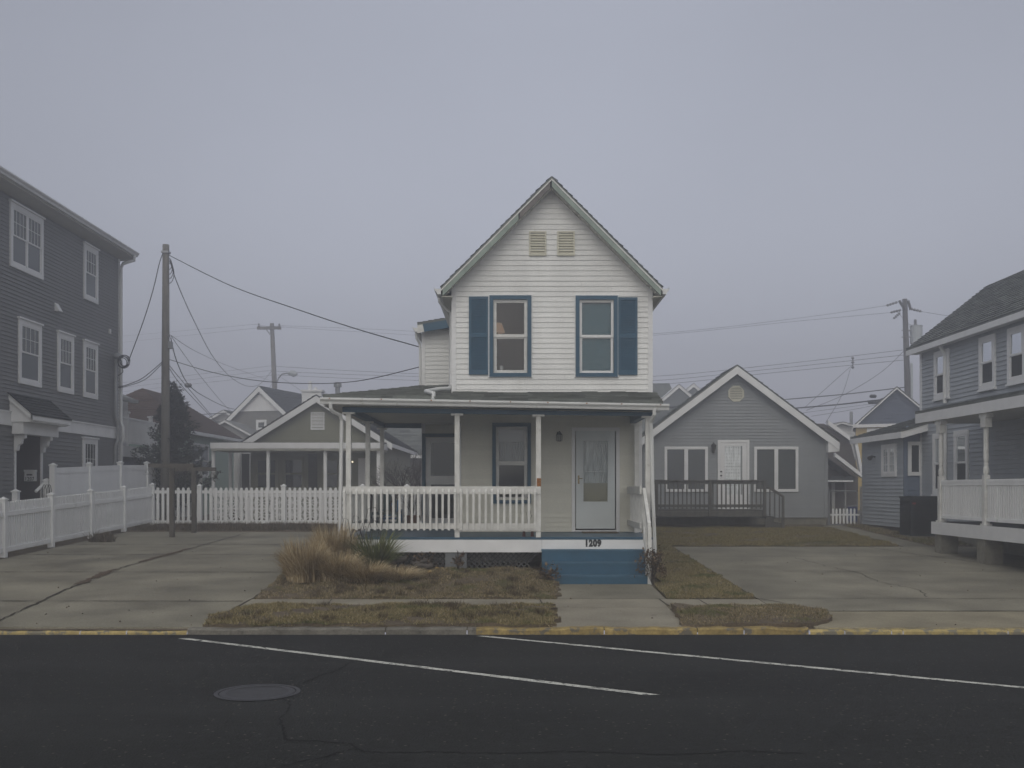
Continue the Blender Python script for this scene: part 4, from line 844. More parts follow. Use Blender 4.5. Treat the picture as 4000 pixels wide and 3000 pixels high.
for (xx, yb, dd, r, h, n, lab) in ((2548, 2262, 18.6, .30, .62, 520, "dead brown hydrangea bush wrapped round the stair newel"), (2140, 2262, 18.5, .26, .2, 240, "low dead brown shrub against the other end of the blue steps"),
                            (1790, 2205, 19.25, .12, .36, 130, "dried flower stalks in front of the grey porch pier"), (1655, 2190, 19.3, .3, .25, 150, "small withered plants behind the driftwood logs")):
    x = px(xx, dd); z = (fz(x, dd) if x < .8 else T(dd)); t = thing("dry_shrub", (x, dd, z), lab, "dry shrub"); leafy((x, dd, z + .04), n, r, h, deadleaf, "crown", t, q, .028); twigs(MB(), (x, dd, z), 16, h, r * .9, .006, q).build("stem", twig_m, t)

# ================================================================== LEFT BUILDING
BX = -13.2
lb = thing("grey_house", (-18, 27, .4), "three storey plum grey sided house with white trim at the left edge", "house")
def bd(x): return -BX * FPX / (2000 - x)
def bwz(x, y): return pz(y, bd(x))
FB = Fright(BX); BE = 34.4; rec = (bd(60), bd(157), .4, 3.35)
wb_ = MB(); siding(wb_, FB, .4, 3.62, lambda z: (17, BE), [(rec[0], rec[1], .4, rec[3])], .115, .026); siding(wb_, FB, 3.9, 9.6, lambda z: (17, BE), (), .105, .026)
wb_.box(-24, BX - .02, BE - .1, BE, .3, 9.6); wb_.box(-24, BX - .02, 17, 17.1, .3, 9.6); wb_.build("wall", plum_siding, lb)
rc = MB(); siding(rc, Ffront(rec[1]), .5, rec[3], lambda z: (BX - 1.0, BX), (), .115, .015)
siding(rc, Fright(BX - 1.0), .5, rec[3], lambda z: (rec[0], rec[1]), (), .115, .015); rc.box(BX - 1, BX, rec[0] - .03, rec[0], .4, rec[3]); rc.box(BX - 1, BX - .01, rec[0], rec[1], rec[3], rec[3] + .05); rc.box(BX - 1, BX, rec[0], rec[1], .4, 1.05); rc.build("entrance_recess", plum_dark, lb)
tm = MB(); tm.fbox(FB, 17, BE + .02, 3.62, 3.90, -.01, .05); tm.fbox(FB, 17, BE + .03, 3.90, 3.94, -.01, .08); tm.fbox(FB, 17, BE + .02, 3.56, 3.62, -.01, .07); tm.fbox(FB, BE - .1, BE + .03, .4, 9.6, -.05, .024)
tm.fbox(FB, rec[0] - .1, rec[0], .5, rec[3], -.05, .03); tm.fbox(FB, rec[1], rec[1] + .1, .5, rec[3], -.05, .03); tm.build("trim_band", white_trim, lb)
wkw = dict(ct=.13, cn=.06, n_in=.029, muntin=(4, 2), head=.05, pane=greypane, low=greypane, sf=.04)
window(lb, FB, bd(33.8), bd(162.4), 7.75, 9.45, double=True, **wkw); window(lb, FB, bd(322.8), bd(377.6), 7.75, 9.45, **wkw)
window(lb, FB, bd(67.6), bd(155.8), 4.72, 6.45, **wkw); window(lb, FB, bd(220.5), bd(282.3), 4.72, 6.45, **wkw); window(lb, FB, bd(321.8), bd(376.3), 4.72, 6.45, **wkw)
window(lb, FB, bd(319), bd(375), 2.2, 3.45, mfull=True, ct=.11, cn=.06, n_in=.029, muntin=(4, 2), head=.05, pane=darkglass, sf=.05, mid=False)
# eave
ev = MB(); ex = BX + .42; ev.poly([(ex, 17, 9.72), (ex, BE + .3, 9.72), (BX - .1, BE + .3, 9.60), (BX - .1, 17, 9.60)]); ev.box(ex - .02, ex, 17, BE + .3, 9.70, 9.88); ev.box(BX - 5, ex - .02, BE + .27, BE + .3, 9.60, 9.86)
ev.build("soffit", soffit, lb)
lr = MB(); slab(lr, (ex, 17, 9.92), (ex, BE + .3, 9.92), (BX - 5.4, 17, 10.9), (BX - 5.4, BE + .3, 10.9), .06); shingles(lr, (ex, 17, 9.92), (ex, BE + .3, 9.92), (BX - 5.4, 17, 10.9), (BX - 5.4, BE + .3, 10.9), .2, .5); lr.build("roof", shingle_dark, lb)
lg_ = MB(); kgutter(lg_, (ex, 17, 9.9), (ex, BE + .35, 9.88), (1, 0), .14); lg_.build("gutter", gutter_m, lb)
ld = MB(); ld.tube([(ex + .06, BE + .1, 9.76), (ex + .05, BE + .12, 9.6), (BX + .14, BE - .02, 9.45), (BX + .07, BE - .02, 9.3), (BX + .07, BE - .02, 4.1), (BX + .13, BE - .02, 3.98), (BX + .16, BE - .02, 3.6), (BX + .08, BE - .02, 3.4), (BX + .07, BE - .02, .8)], .055, 8); ld.build("downspout", gutter_m, lb, smooth=True)
md = bd(441); mp_ = MB(); mp_.tube([(BX + .1, md, bwz(441, 1385) - .0), (BX + .1, md, 4.3), (BX + .16, md + .06, 4.05), (BX + .15, md + .06, 3.5), (BX + .08, md, 3.3), (BX + .08, md, 1.7)], .065, 8); mp_.lathe((BX + .16, md, bwz(441, 1400)), [(.1, -.02), (.15, .04), (.13, .12), (.06, .17)], 10); mp_.build("service_mast", metal_grey, lb, smooth=True)
co = MB(); cz = bwz(480, 1432)
for i in range(5):
    r_ = .14 + .03 * (i % 3); cc = (BX + .42, 33.7 + .05 * (i - 2), cz + .02 * i); co.tube([(cc[0] + r_ * math.cos(a) * 1.0, cc[1], cc[2] + r_ * 1.1 * math.sin(a)) for a in np.linspace(0, 6.28, 15)], .014, 5)
co.tube([(BX + .2, md, cz + .2), (BX + .35, 33.7, cz + .05), (BX + .4, 33.7, cz - .3), (BX + .2, 33.8, cz - .42)], .014, 5); co.build("cable_coil", cable_m, lb)
vb = MB(); a0_ = bd(218); z = bwz(218, 1217); vb.prism(lambda u, w2, n_: (BX + u, a0_ + n_, w2), [(.0, z), (.16, z), (.0, z + .28)], -.12, .12); vb.build("wall_vent", white_trim, lb)
vb = MB(); a0_ = bd(425); vb.fbox(FB, a0_ - .06, a0_ + .06, bwz(425, 1303), bwz(425, 1285), 0, .06); vb.build("junction_box", white_trim, lb)
# entrance canopy
cn0, cn1, cp = bd(31.5), bd(31.5) + 2.3, .62; zt, ze = 4.44, 3.86
cp_ = MB(); cp_.prism(lambda u, w2, n_: (BX + u, n_, w2), [(0, 3.66), (cp - .02, 3.66), (cp - .02, ze - .05), (0, zt - .06)], cn0 + .05, cn1 - .05); cp_.fbox(FB, cn0, cn1, 3.70, ze - .004, cp - .02, cp + .03)
cp_.prism(lambda u, w2, n_: (BX + u, n_, w2), [(0, zt - .2), (cp + .02, ze - .17), (cp + .02, ze - .01), (0, zt - .01)], cn0, cn0 + .045); cp_.fbox(FB, cn0 + .1, cn1 - .1, 3.35, 3.66, .05, .35); canopy = cp_.build("canopy", white_trim, lb)
cr = MB(); a_, b__, c_, d_ = (BX + cp + .05, cn0 - .04, ze), (BX + cp + .05, cn1 + .04, ze), (BX, cn0 - .04, zt), (BX, cn1 + .04, zt); slab(cr, a_, b__, c_, d_, .03); shingles(cr, a_, b__, c_, d_, .13, .28, .012); cr.build("canopy_roof", shingle_dark, canopy)
for y_ in (rec[0] - .05, rec[1] + .05): MB().prism(lambda u, w2, n_: (BX + u, n_, w2), [(.02, 2.9), (.1, 2.92), (.12, 3.05), (.2, 3.1), (.22, 3.22), (.3, 3.25), (.3, 3.35), (.02, 3.35)], y_ - .07, y_ + .07).build("corbel", white_trim, canopy)
# letterbox with 1207 in the recess
ff = Ffront(rec[1] - .02); mxx, mz0 = px(125, rec[1]), pz(1880, rec[1]); mbx = thing("letterbox", (mxx, rec[1] - .1, mz0), "white wall letterbox marked 1207 in the dark entrance recess", "letterbox")
mb = MB(); mb.fbox(ff, mxx - .145, mxx + .145, mz0, mz0 + .26, 0, .13); mb.build("body", white_trim, mbx); mb = MB(); mb.prism(lambda u, w2, n_: (u, rec[1] - .02 - n_, w2), [(mxx - .155, mz0 + .262), (mxx + .155, mz0 + .262), (mxx + .155, mz0 + .32), (mxx - .155, mz0 + .32)], 0, .145); mb.build("lid", white_trim, mbx)
text("1207", .15, Ffront(rec[1] - .15), mxx, mz0 + .015, .004, black_m, mbx, "number", .8, .003)
mb = MB(); mb.lathe((mxx, rec[1] - .155, mz0 + .19), [(.001, 0), (.05, .004)], 10); mb = MB(); mb.fbox(Ffront(rec[1] - .15), mxx - .08, mxx + .08, mz0 + .16, mz0 + .2, 0, .005); mb.build("slot", black_m, mbx)

# ================================================================== FENCES
def vpost(x, y, h, w2=.065, dz=0.):
    mb = MB(); z = T(y) + dz; mb.box(x - w2, x + w2, y - w2, y + w2, z, z + h); mb.box(x - w2 - .02, x + w2 + .02, y - w2 - .02, y + w2 + .02, z + h, z + h + .03)
    c = z + h + .03; k = w2 + .005; mb.poly([(x - k, y - k, c), (x + k, y - k, c), (x, y, c + .05)]); mb.poly([(x + k, y - k, c), (x + k, y + k, c), (x, y, c + .05)]); mb.poly([(x + k, y + k, c), (x - k, y + k, c), (x, y, c + .05)]); mb.poly([(x - k, y + k, c), (x - k, y - k, c), (x, y, c + .05)]); return mb
def pickets(mb, a, b_, pitch, pw, z0, z1, nrm, off=.03, round_=True):
    a, b_ = np.array(a, float), np.array(b_, float); ln = np.linalg.norm(b_ - a); d = (b_ - a) / ln; k = int(ln / pitch); s0 = (ln - (k - 1) * pitch) / 2
    for i in range(k):
        s = s0 + i * pitch; c = a + d * s; g = T(c[1]); Fp = lambda u, w2, n_: (c[0] + d[0] * u + nrm[0] * n_, c[1] + d[1] * u + nrm[1] * n_, g + w2)
        h = pw / 2; top = [(h, z1 - .04), (h * .75, z1 - .012), (h * .3, z1), (-h * .3, z1), (-h * .75, z1 - .012), (-h, z1 - .04)]
        mb.prism(Fp, [(-h, z0), (h, z0)] + top, off - .011, off + .011)
    return mb
def rails(mb, a, b_, zs, hh=.05, tt=.02):
    for z in zs:
        za, zb = T(a[1]) + z, T(b_[1]) + z; d = np.array(b_) - np.array(a); l = np.linalg.norm(d); nx_, ny_ = -d[1] / l * tt, d[0] / l * tt
        mb.box8([(a[0] + nx_, a[1] + ny_, za - hh), (a[0] - nx_, a[1] - ny_, za - hh), (b_[0] - nx_, b_[1] - ny_, zb - hh), (b_[0] + nx_, b_[1] + ny_, zb - hh), (a[0] + nx_, a[1] + ny_, za + hh), (a[0] - nx_, a[1] - ny_, za + hh), (b_[0] - nx_, b_[1] - ny_, zb + hh), (b_[0] + nx_, b_[1] + ny_, zb + hh)])
    return mb
f1 = thing("picket_fence", (-11.52, 27, T(27)), "white vinyl picket fence running back along the driveway on the left", "fence")
fy = [18.4, 20.8, 23.2, 25.6, 28.0, 30.4, 32.8]; FX = -11.52
for y in fy: vpost(FX, y, 1.30).build("post", vinyl, f1)
for a, b_ in zip(fy[:-1], fy[1:]):
    A_, B_ = (FX, a + .07), (FX, b_ - .07); mb = MB(); pickets(mb, A_, B_, .118, .085, .10, 1.26, (1, 0), -.005); rails(mb, A_, B_, (.17, .98), .05, .03); mb.build("panel", vinyl, f1)
f2 = thing("picket_fence", (-7, 32.8, T(32.8)), "white round topped picket fence across the back of the driveway", "fence")
px_ = [FX + .0] + [px(v, 32.8) for v in (780, 1108, 1416, 1590)] + [px(1590, 32.8) + 2.4]
for x in px_[1:]: vpost(x, 32.8, 1.26).build("post", vinyl, f2)
for a, b_ in zip(px_[:-1], px_[1:]):
    A_, B_ = (a + .07, 32.8), (b_ - .07, 32.8); mb = MB(); pickets(mb, A_, B_, .163, .088, .06, 1.22, (0, -1), .03); rails(mb, A_, B_, (.12, 1.08), .05, .02); mb.build("panel", vinyl, f2)
f3 = thing("privacy_fence", (-12.55, 31, T(31)), "tall white solid vinyl fence behind the left picket fence", "fence")
ty = [28.0, 30.4, 32.8, 35.2, 37.6]
for y in ty: vpost(-12.55, y, 2.0, .07).build("post", vinyl, f3)
for a, b_ in zip(ty[:-1], ty[1:]):
    mb = MB(); rails(mb, (-12.55, a + .07), (-12.55, b_ - .07), (.15, 1.86), .08, .03)
    y = a + .08
    while y < b_ - .1: mb.box(-12.568, -12.532, y, y + .146, T(y) + .2, T(y) + 1.8); y += .15
    mb.build("panel", vinyl, f3)
f4 = thing("privacy_fence", (-11, 37.7, T(37.6)), "white solid vinyl fence beyond the utility pole and cedar", "fence")
for x in (-11.45,): vpost(x, 37.6, 1.75, .07).build("post", vinyl, f4)
mb = MB(); rails(mb, (-12.48, 37.6), (-11.52, 37.6), (.15, 1.66), .08, .03); x = -12.47
while x < -11.6: mb.box(x, x + .146, 37.58, 37.62, T(37.6) + .2, T(37.6) + 1.62); x += .15
mb.build("panel", vinyl, f4)
# stair newels + hoop by the left entrance
nw = thing("entrance_stair_rail", (-12.85, 27.5, .5), "white entrance newels and sloping handrail below the letterbox", "handrail")
for (x, y, zt_) in ((px(62, 26.2), 26.2, pz(1922, 26.2)), (px(183, 28), 28.0, pz(1878, 28))): vpost(x, y, zt_ - T(y), .07).build("newel", vinyl, nw)
MB().tube([(px(140, 27.6), 27.6, pz(1920, 27.6)), (px(172, 28), 28, pz(1888, 28))], .04).build("handrail", vinyl, nw)
hp = MB(); hy = 27.2
for (xa_, xb_) in ((165, 180), (172, 194), (184, 200)):
    X_, X2 = px(xa_, hy), px(xb_, hy); zt_ = pz(1893, hy); hp.tube([(X_, hy, T(hy) + .02), (X_, hy, zt_ - .12), ((X_ * 3 + X2) / 4, hy, zt_ - .02), ((X_ + X2) / 2, hy, zt_), ((X_ + X2 * 3) / 4, hy, zt_ - .02), (X2, hy, zt_ - .12), (X2, hy, T(hy) + .02)], .008, 5)
tag(hp.build("garden_hoop", black_m), "black wire hoop trellis beside the entrance newel", "trellis")
# clothes line T posts
def tpost(x, y, label, u0, u1, ztop):
    t = thing("clothesline_post", (x, y, T(y)), label, "clothesline post", "timber clothesline posts"); MB().box(x - .06, x + .06, y - .06, y + .06, T(y) - .02, ztop - .11).build("pole", timber, t); MB().box(u0, u1, y - .05, y + .05, ztop - .11, ztop).build("crossbar", timber, t)
    tw = MB(); qq = random.Random(int(x * 10))
    for i in range(22):
        a = qq.uniform(u0, u1); p = np.array((a, y - .07, ztop - .13)); tw.tube([p, p + (qq.uniform(-.1, .1), 0, -qq.uniform(.05, .2)), p + (qq.uniform(-.2, .2), 0, -qq.uniform(.1, .34))], [.006, .005, .003], 4)
    tw.build("dead_vine", twig_m, t); return t
tpost(px(672, 28.6), 28.6, "nearer brown timber T post on the driveway before the utility pole", px(581, 28.6), px(757, 28.6), pz(1811, 28.6)); tpost(px(758, 30.1), 30.1, "farther brown timber T post on the driveway right of the utility pole", px(672, 30.1), px(843, 30.1), pz(1826, 30.1))

# ================================================================== CEDAR, BARE SHRUB
ct_ = (px(668, 36.6), 36.6, T(36.6)); cd = thing("cedar_tree", ct_, "dark evergreen cedar behind the nearest utility pole and white fence", "tree")
H = 5.75 - ct_[2]; MB().tube([ct_, (ct_[0], ct_[1], ct_[2] + H * .5), (ct_[0] + .1, ct_[1], ct_[2] + H * .95)], [.11, .07, .015], 7).build("trunk", trunk_m, cd)
v = []; f = []; q = random.Random(21)
for i in range(260):
    t = q.random() ** 1.25; z0 = ct_[2] + .35 + t * (H - .5); rad = 1.5 * (1 - t) ** 1.08 * (1 if t > .06 else .85) + .12; an = q.uniform(0, 6.28); ln_ = rad * q.uniform(.5, 1.25)
    p0 = np.array((ct_[0] + .1 * t, ct_[1], z0)); tip = p0 + (math.cos(an) * ln_, math.sin(an) * ln_, ln_ * q.uniform(.3, .95)); K = int(30 + 75 * ln_)
    for k in range(K):
        s = q.random() ** .7; pt_ = p0 + (tip - p0) * s + np.array([q.gauss(0, .035 + .09 * (1 - s)) for _ in range(3)]); d1 = (tip - p0) / (ln_ + .1) + np.array([q.gauss(0, .55) for _ in range(3)]); d1 /= np.linalg.norm(d1); d2 = np.cross(d1, [q.gauss(0, 1) for _ in range(3)]); d2 /= np.linalg.norm(d2) + 1e-6
        L_ = q.uniform(.05, .13); k0 = len(v); v += [tuple(pt_ - d2 * .03), tuple(pt_ + d2 * .03), tuple(pt_ + d1 * L_)]; f.append((k0, k0 + 1, k0 + 2))
link("crown", v, f, cedar_m, cd)
bs = thing("bare_shrub", (px(1600, 34), 34.0, T(34)), "bare leafless shrub seen through the porch by the sage cottage", "shrub")
def branch(mb, p, d, l, r, dep, q):
    p = np.array(p); d = np.array(d); e = p + d * l; mb.tube([p, p + d * l * .5 + np.array([q.gauss(0, .03 * l) for _ in range(3)]), e], [r, r * .85, r * .65], 4)
    if dep:
        for k in range(q.choice((2, 3, 3))):
            d2 = d + np.array([q.gauss(0, .5), q.gauss(0, .5), q.gauss(.1, .35)]); d2 /= np.linalg.norm(d2); branch(mb, p + d * l * q.uniform(.5, 1), d2, l * q.uniform(.6, .8), r * .6, dep - 1, q)
mb = MB(); q = random.Random(8)
for k in range(8): d = np.array((q.gauss(-.15, .45), q.gauss(0, .3), 1)); branch(mb, (px(1620, 34), 34, T(34)), d / np.linalg.norm(d), 1.05, .034, 4, q)
mb.build("branches", twig_m, bs)

# ================================================================== BACKGROUND HOUSES
def gable(parent, x0, x1, y0, y1, zb, ze, apex, oh, wallm, roofm, trimm, board=.25, ax=None, e=.102, holes=(), fr=.3, rk=True, side=True):
    """gable house with ridge along Y; ze = eave height at the wall, apex = roof top height"""
    axx = (x0 + x1) / 2 if ax is None else ax; F = Ffront(y0); sl = (apex - ze) / ((x1 - x0) / 2); A_ = apex - .12
    sp = lambda z: (max(x0, axx - (A_ - z) / sl), min(x1, axx + (A_ - z) / sl))
    mb = MB(); siding(mb, F, zb, A_ - .02, sp, holes, e, e * .25)
    if side: mb.box(x0, x0 + .08, y0 + .02, y1, zb, ze - .1); mb.box(x1 - .08, x1, y0 + .02, y1, zb, ze - .1); mb.box(x0, x1, y1 - .1, y1, zb, ze - .1)
    mb.build("wall", wallm, parent); rf = MB(); bd_ = MB(); half = (x1 - x0) / 2 + oh; z_e = apex - sl * half
    for s in (-1, 1):
        e0, e1, a0, a1 = (axx + s * half, y0 - fr, z_e), (axx + s * half, y1 + fr, z_e), (axx, y0 - fr, apex), (axx, y1 + fr, apex)
        slab(rf, e0, e1, a0, a1, .06); shingles(rf, e0, e1, a0, a1, .2, .6, .02)
        Fr_ = Ffront(y0 - fr); bd_.prism(Fr_, [(axx + s * half, z_e - board), (axx, apex - board), (axx, apex - .055), (axx + s * half, z_e - .055)], -.02, .02)
        bd_.poly([(axx + s * half, y0 - fr + .02, z_e - .1), (axx, y0 - fr + .02, apex - .1), (axx, y0, apex - .1), (axx + s * half, y0, z_e - .1)])
        bd_.box(axx + s * half - .02, axx + s * half + .02, y0 - fr + .02, y1 + fr, z_e - .2, z_e - .055)
    r_ = rf.build("roof", roofm, parent); bd_.build("rake_board", trimm, parent); return F
# --- grey cottage on the right
gc = thing("grey_cottage", (7.19, 36, T(33)), "single storey dove grey gabled cottage with octagonal gable vent", "cottage")
cxm = px(2880, 32.7); hw = 2.97; gb = pz(2021.5, 33); GA = pz(1423.7, 32.7); gF = gable(gc, cxm - hw, cxm + hw, 33, 34.2, gb, GA - .75 * hw, GA, .29, grey_siding, shingle, white_trim, .30)
MB().box(cxm - hw + .1, cxm + hw - .1, 34.21, 43, .5, 3.4).build("rear_wall", grey_siding, gc); MB().box(cxm - hw + .05, cxm + hw - .03, 33.02, 34.2, .5, gb).build("foundation", block_m, gc); MB().fbox(gF, cxm + hw - .1, cxm + hw + .01, gb, GA - .78 * hw, -.02, .03).build("corner_board", grey_siding, gc)
MB().prism(Ffront(32.7), [(cxm + hw - .06, GA - .75 * 3.26 - .36), (cxm + 3.26, GA - .75 * 3.26 - .33), (cxm + 3.26, GA - .75 * 3.26 - .06), (cxm + hw - .06, GA - .75 * 3.26 + .06)], -.28, .0).build("eave_return", white_trim, gc)
for (a, b_) in ((2595, 2764), (2945, 3117)): window(gc, gF, px(a, 33), px(b_, 33), pz(1921, 33), pz(1745, 33), ct=.055, cn=.06, mid=False, double=True, pane=greypane, sf=.03)
dfm = MB(); dfm.fring(gF, px(2803, 33), px(2926, 33), pz(1988, 33), pz(1719, 33), .075, 0, .05, .03); dfm.build("door_frame", white_trim, gc)
dm = MB(); a, b_, c, d = px(2813, 33), px(2916, 33), pz(1985, 33), pz(1728, 33); g0, g1, h0, h1 = px(2830, 33), px(2893, 33), pz(1932, 33), pz(1742, 33); dm.fring(gF, a, b_, c, d, g0 - a, 0.005, .035, h0 - c, d - h1); dd_ = dm.build("front_door", white_trim, gc)
mb = MB(); N = 14
for i in range(N): u0, u1 = g0 + (g1 - g0) * i / N, g0 + (g1 - g0) * (i + 1) / N; mb.poly([gF(u0, h0, .021 + .008 * (i % 2)), gF(u1, h0, .029 - .008 * (i % 2)), gF(u1, h1, .029 - .008 * (i % 2)), gF(u0, h1, .021 + .008 * (i % 2))])
mb.build("curtain", curtain, dd_); mb = MB(); [mb.lathe((px(2816, 33), 33 - .04, pz(yy, 33)), [(.03, -.02), (.03, .02)], 8) for yy in (1842, 1858)]; mb.build("handle", black_m, dd_)
mb = MB(); ox, oz, r_ = px(2875, 33), pz(1538, 33), .275; oc = [(ox + r_ * math.cos(math.pi / 8 + k * math.pi / 4), oz + r_ * math.sin(math.pi / 8 + k * math.pi / 4)) for k in range(8)]; mb.prism(gF, oc, 0, .04); ov = mb.build("gable_vent", cream, gc)
mb = MB()
for i in range(7): z = oz - .16 + i * .055; hw2 = min(.19, .25 - abs(z - oz) * .55); mb.fbox(gF, ox - hw2, ox + hw2, z - .004, z + .008, .041, .046)
mb.build("louvre_gap", lattice_m, ov)
mb = MB(); lx, lz0 = px(2785, 33), pz(1768, 33); mb.lathe((lx, 32.88, lz0), [(.01, 0), (.04, .05), (.06, .1), (.075, .22), (.09, .23), (.02, .3), (.01, .33)], 8); mb.fbox(gF, lx - .04, lx + .04, lz0 - .01, lz0 + .1, .0, .1); mb.build("wall_lantern", lantern_m, gc)
# deck of the grey cottage
dk = thing("cottage_deck", (6, 31.8, T(31.4)), "weathered grey wooden deck with balustrade before the grey cottage", "deck"); dy = 31.4; dz = pz(1992, dy); xl_, xr2 = 4.3, px(2990, dy)
mb = MB(); y = dy
while y < 32.9: mb.box(xl_, xr2, y, y + .13, dz - .035, dz); y += .14
mb.build("deck_boards", old_deck, dk); mb = MB(); mb.box(xl_, xr2, dy - .03, dy, pz(2016, dy) - .02, dz - .04); mb.box(xr2, xr2 + .03, dy, 32.9, pz(2016, dy), dz - .04); mb.build("rim_joist", old_deck, dk)
rt = pz(1875, dy); mb = MB(); mb.box(xl_, xr2 + .03, dy - .09, dy + .05, rt - .03, rt); mb.box(xl_, xr2, dy - .045, dy - .015, rt - .13, rt - .032); mb.box(xl_, xr2, dy - .045, dy - .015, dz + .08, dz + .17); mb.build("rail", old_deck, dk)
for xx in (2563, 2772, 2984): x = px(xx, dy); MB().box(x - .045, x + .045, dy - .13, dy - .048, pz(2014, dy), rt - .03).build("post", old_deck, dk)
b1 = None; mb = MB(); mb.box(-.018, .018, -.018, .018, 0, rt - .06 - dz - .04); x = xl_ + .12
while x < xr2 - .1:
    loc = np.array((x, dy - .064, dz + .04)) - WL[dk.name]
    if b1 is None: b1 = mb.build("baluster", old_deck, dk); b1.location = loc
    else: copy_tree(b1, dk, loc)
    x += .133
sxr = px(3058, 31.6); stx = MB(); stx.prism(Ffront(31.45), [(xr2, rt - .2), (sxr, pz(1945, 31.5)), (sxr, pz(1937, 31.5)), (xr2, rt - .1)], -.09, .03); stx.box(sxr - .07, sxr, 31.4, 31.48, T(31.5), pz(1942, 31.5))
for t in (.25, .5, .75): x = xr2 + (sxr - xr2) * t; stx.box(x - .018, x + .018, 31.42, 31.46, dz - .35 * t - .1, rt - .18 - t * .42)
stx.build("stair_rail", old_deck, dk)
for i in range(2): mb = MB(); mb.box(xr2 + .02 + i * .24, xr2 + .3 + i * .24, 31.5, 32.6, dz - .2 * (i + 1) - .04, dz - .2 * (i + 1)); mb.box(xr2 + .02 + i * .24, xr2 + .28 + i * .24, 31.48, 31.52, T(31.5) - .02, dz - .2 * (i + 1) - .042); mb.build("step", old_deck, dk)
# --- right house
RX = 11.7
rh = thing("blue_grey_house", (13.75, 24, .4), "two storey blue grey sided house with shingle roof at the right edge", "house")
def rd_(x): return RX * FPX / (x - 2000)
FR = Fleft(RX); RE = 29.3
mb = MB(); siding(mb, FR, .7, 5.8, lambda z: (14.5, RE), (), .112, .026); mb.box(RX + .02, 15.8, RE - .1, RE, .5, 5.8); mb.box(RX + .02, 15.8, 14.5, 14.6, .5, 5.8); mb.prism(Ffront(RE), [(RX, 5.7), (15.8, 5.7), (13.75, 7.6)], .0, .1); mb.build("wall", bluegrey_siding, rh)
mb = MB(); rr_x = 11.4; zre = 5.93; rx, rz_ = 13.75, 7.78
slab(mb, (rr_x, 14.2, zre), (rr_x, 29.6, zre), (rx, 14.2, rz_), (rx, 29.6, rz_), .08); shingles(mb, (rr_x, 14.2, zre), (rr_x, 29.6, zre), (rx, 14.2, rz_), (rx, 29.6, rz_), .14, .3, .02, .012); slab(mb, (16.1, 14.2, zre), (16.1, 29.6, zre), (rx, 14.2, rz_), (rx, 29.6, rz_), .08); mb.build("roof", shingle, rh)
mb = MB(); mb.box(rr_x, RX, 14.2, 29.55, zre - .17, zre - .10); mb.box(rr_x - .015, rr_x + .015, 14.2, 29.6, zre - .2, zre - .05); mb.prism(Ffront(29.6), [(rr_x, zre - .2), (rx, rz_ - .25), (rx, rz_ - .085), (rr_x, zre - .085)], -.02, .02); mb.fbox(FR, RE - .12, RE + .02, .7, 5.75, -.02, .03); mb.build("soffit", white_trim, rh)
kw = dict(ct=.11, cn=.06, pane=palepane, low=screen_m, sill=.05)
for (xa_, xb_) in ((3655, 3712), (3831, 3893.5), (3943, 4012)): window(rh, FR, rd_(xb_), rd_(xa_), 4.36, 5.66, **kw)
for (xa_, xb_) in ((3650, 3700), (3733, 3788)): window(rh, FR, rd_(xb_), rd_(xa_), 1.75, 3.42, **kw)
sd = rd_(3701); MB().tube([(RX - .22, sd, zre - .15), (RX - .07, sd, zre - .4), (RX - .07, sd, 4.2)], .055, 8).build("downspout", gutter_m, rh); MB().tube([(RX - .07, sd, 3.6), (RX - .07, sd, 1.0)], .055, 8).build("downspout", gutter_m, rh)
PX, PE = 10.05, 24.5; RD = 1.12
mb = MB(); y = 15
while y < PE: mb.box(PX + .02, RX - .02, y, min(y + .13, PE), RD - .035, RD); y += .14
mb.build("porch_floor", M("dark_deck_boards", (.05, .052, .055), .8, .15, 4), rh)
mb = MB(); mb.box(PX - .01, PX + .02, 15, PE + .03, RD - .29, RD - .0); mb.box(PX + .02, RX, PE, PE + .03, RD - .29, RD - .01); mb.build("porch_skirt", white_trim, rh)
mb = MB(); mb.prism(lambda u, w2, n_: (u, 23.4 + n_, w2), [(10.7, RD - .3), (11.1, RD - .3), (11.1, .62), (10.7, .32)], 0, .03); mb.build("hanging_panel", white_trim, rh)
pzr = 3.72; pxr = 10.0
mb = MB(); slab(mb, (pxr, 14.5, pzr + .08), (pxr, 25.4, pzr + .08), (RX, 14.5, pzr + .42), (RX, 25.4, pzr + .42), .05); shingles(mb, (pxr, 14.5, pzr + .08), (pxr, 25.4, pzr + .08), (RX, 14.5, pzr + .42), (RX, 25.4, pzr + .42), .14, .3, .016); mb.build("porch_roof", shingle, rh)
mb = MB(); mb.box(pxr, pxr + .03, 14.5, 25.38, pzr - .2, pzr + .03); mb.prism(Ffront(25.4), [(pxr, pzr - .2), (RX, pzr - .2), (RX, pzr + .36), (pxr, pzr + .03)], .0, .03); mb.build("porch_fascia", white_trim, rh)
mb = MB(); mb.box(pxr + .03, RX, 14.5, 25.36, pzr - .2, pzr - .17); mb.build("porch_ceiling", soffit, rh)
py_ = [24.2, 21.9, 19.5]
for y in py_:
    x = PX + .09; mb = MB(); zt_ = pzr - .2; mb.box(x - .06, x + .06, y - .06, y + .06, RD, RD + 1.08); mb.box(x - .09, x + .09, y - .09, y + .09, RD, RD + .04); mb.lathe((x, y, RD + 1.08), [(.045, 0), (.06, .05), (.062, .13), (.045, .2), (.05, .24), (.045, .28), (.055, .34), (.052, .8), (.055, 1.2), (.05, 1.22)], 10); mb.box(x - .06, x + .06, y - .06, y + .06, RD + 2.28, zt_); mb.box(x - .08, x + .08, y - .17, y + .17, zt_ - .1, zt_ - .002); mb.box(x - .075, x + .075, y - .11, y + .11, zt_ - .3, zt_ - .1); mb.build("porch_post", old_white, rh)
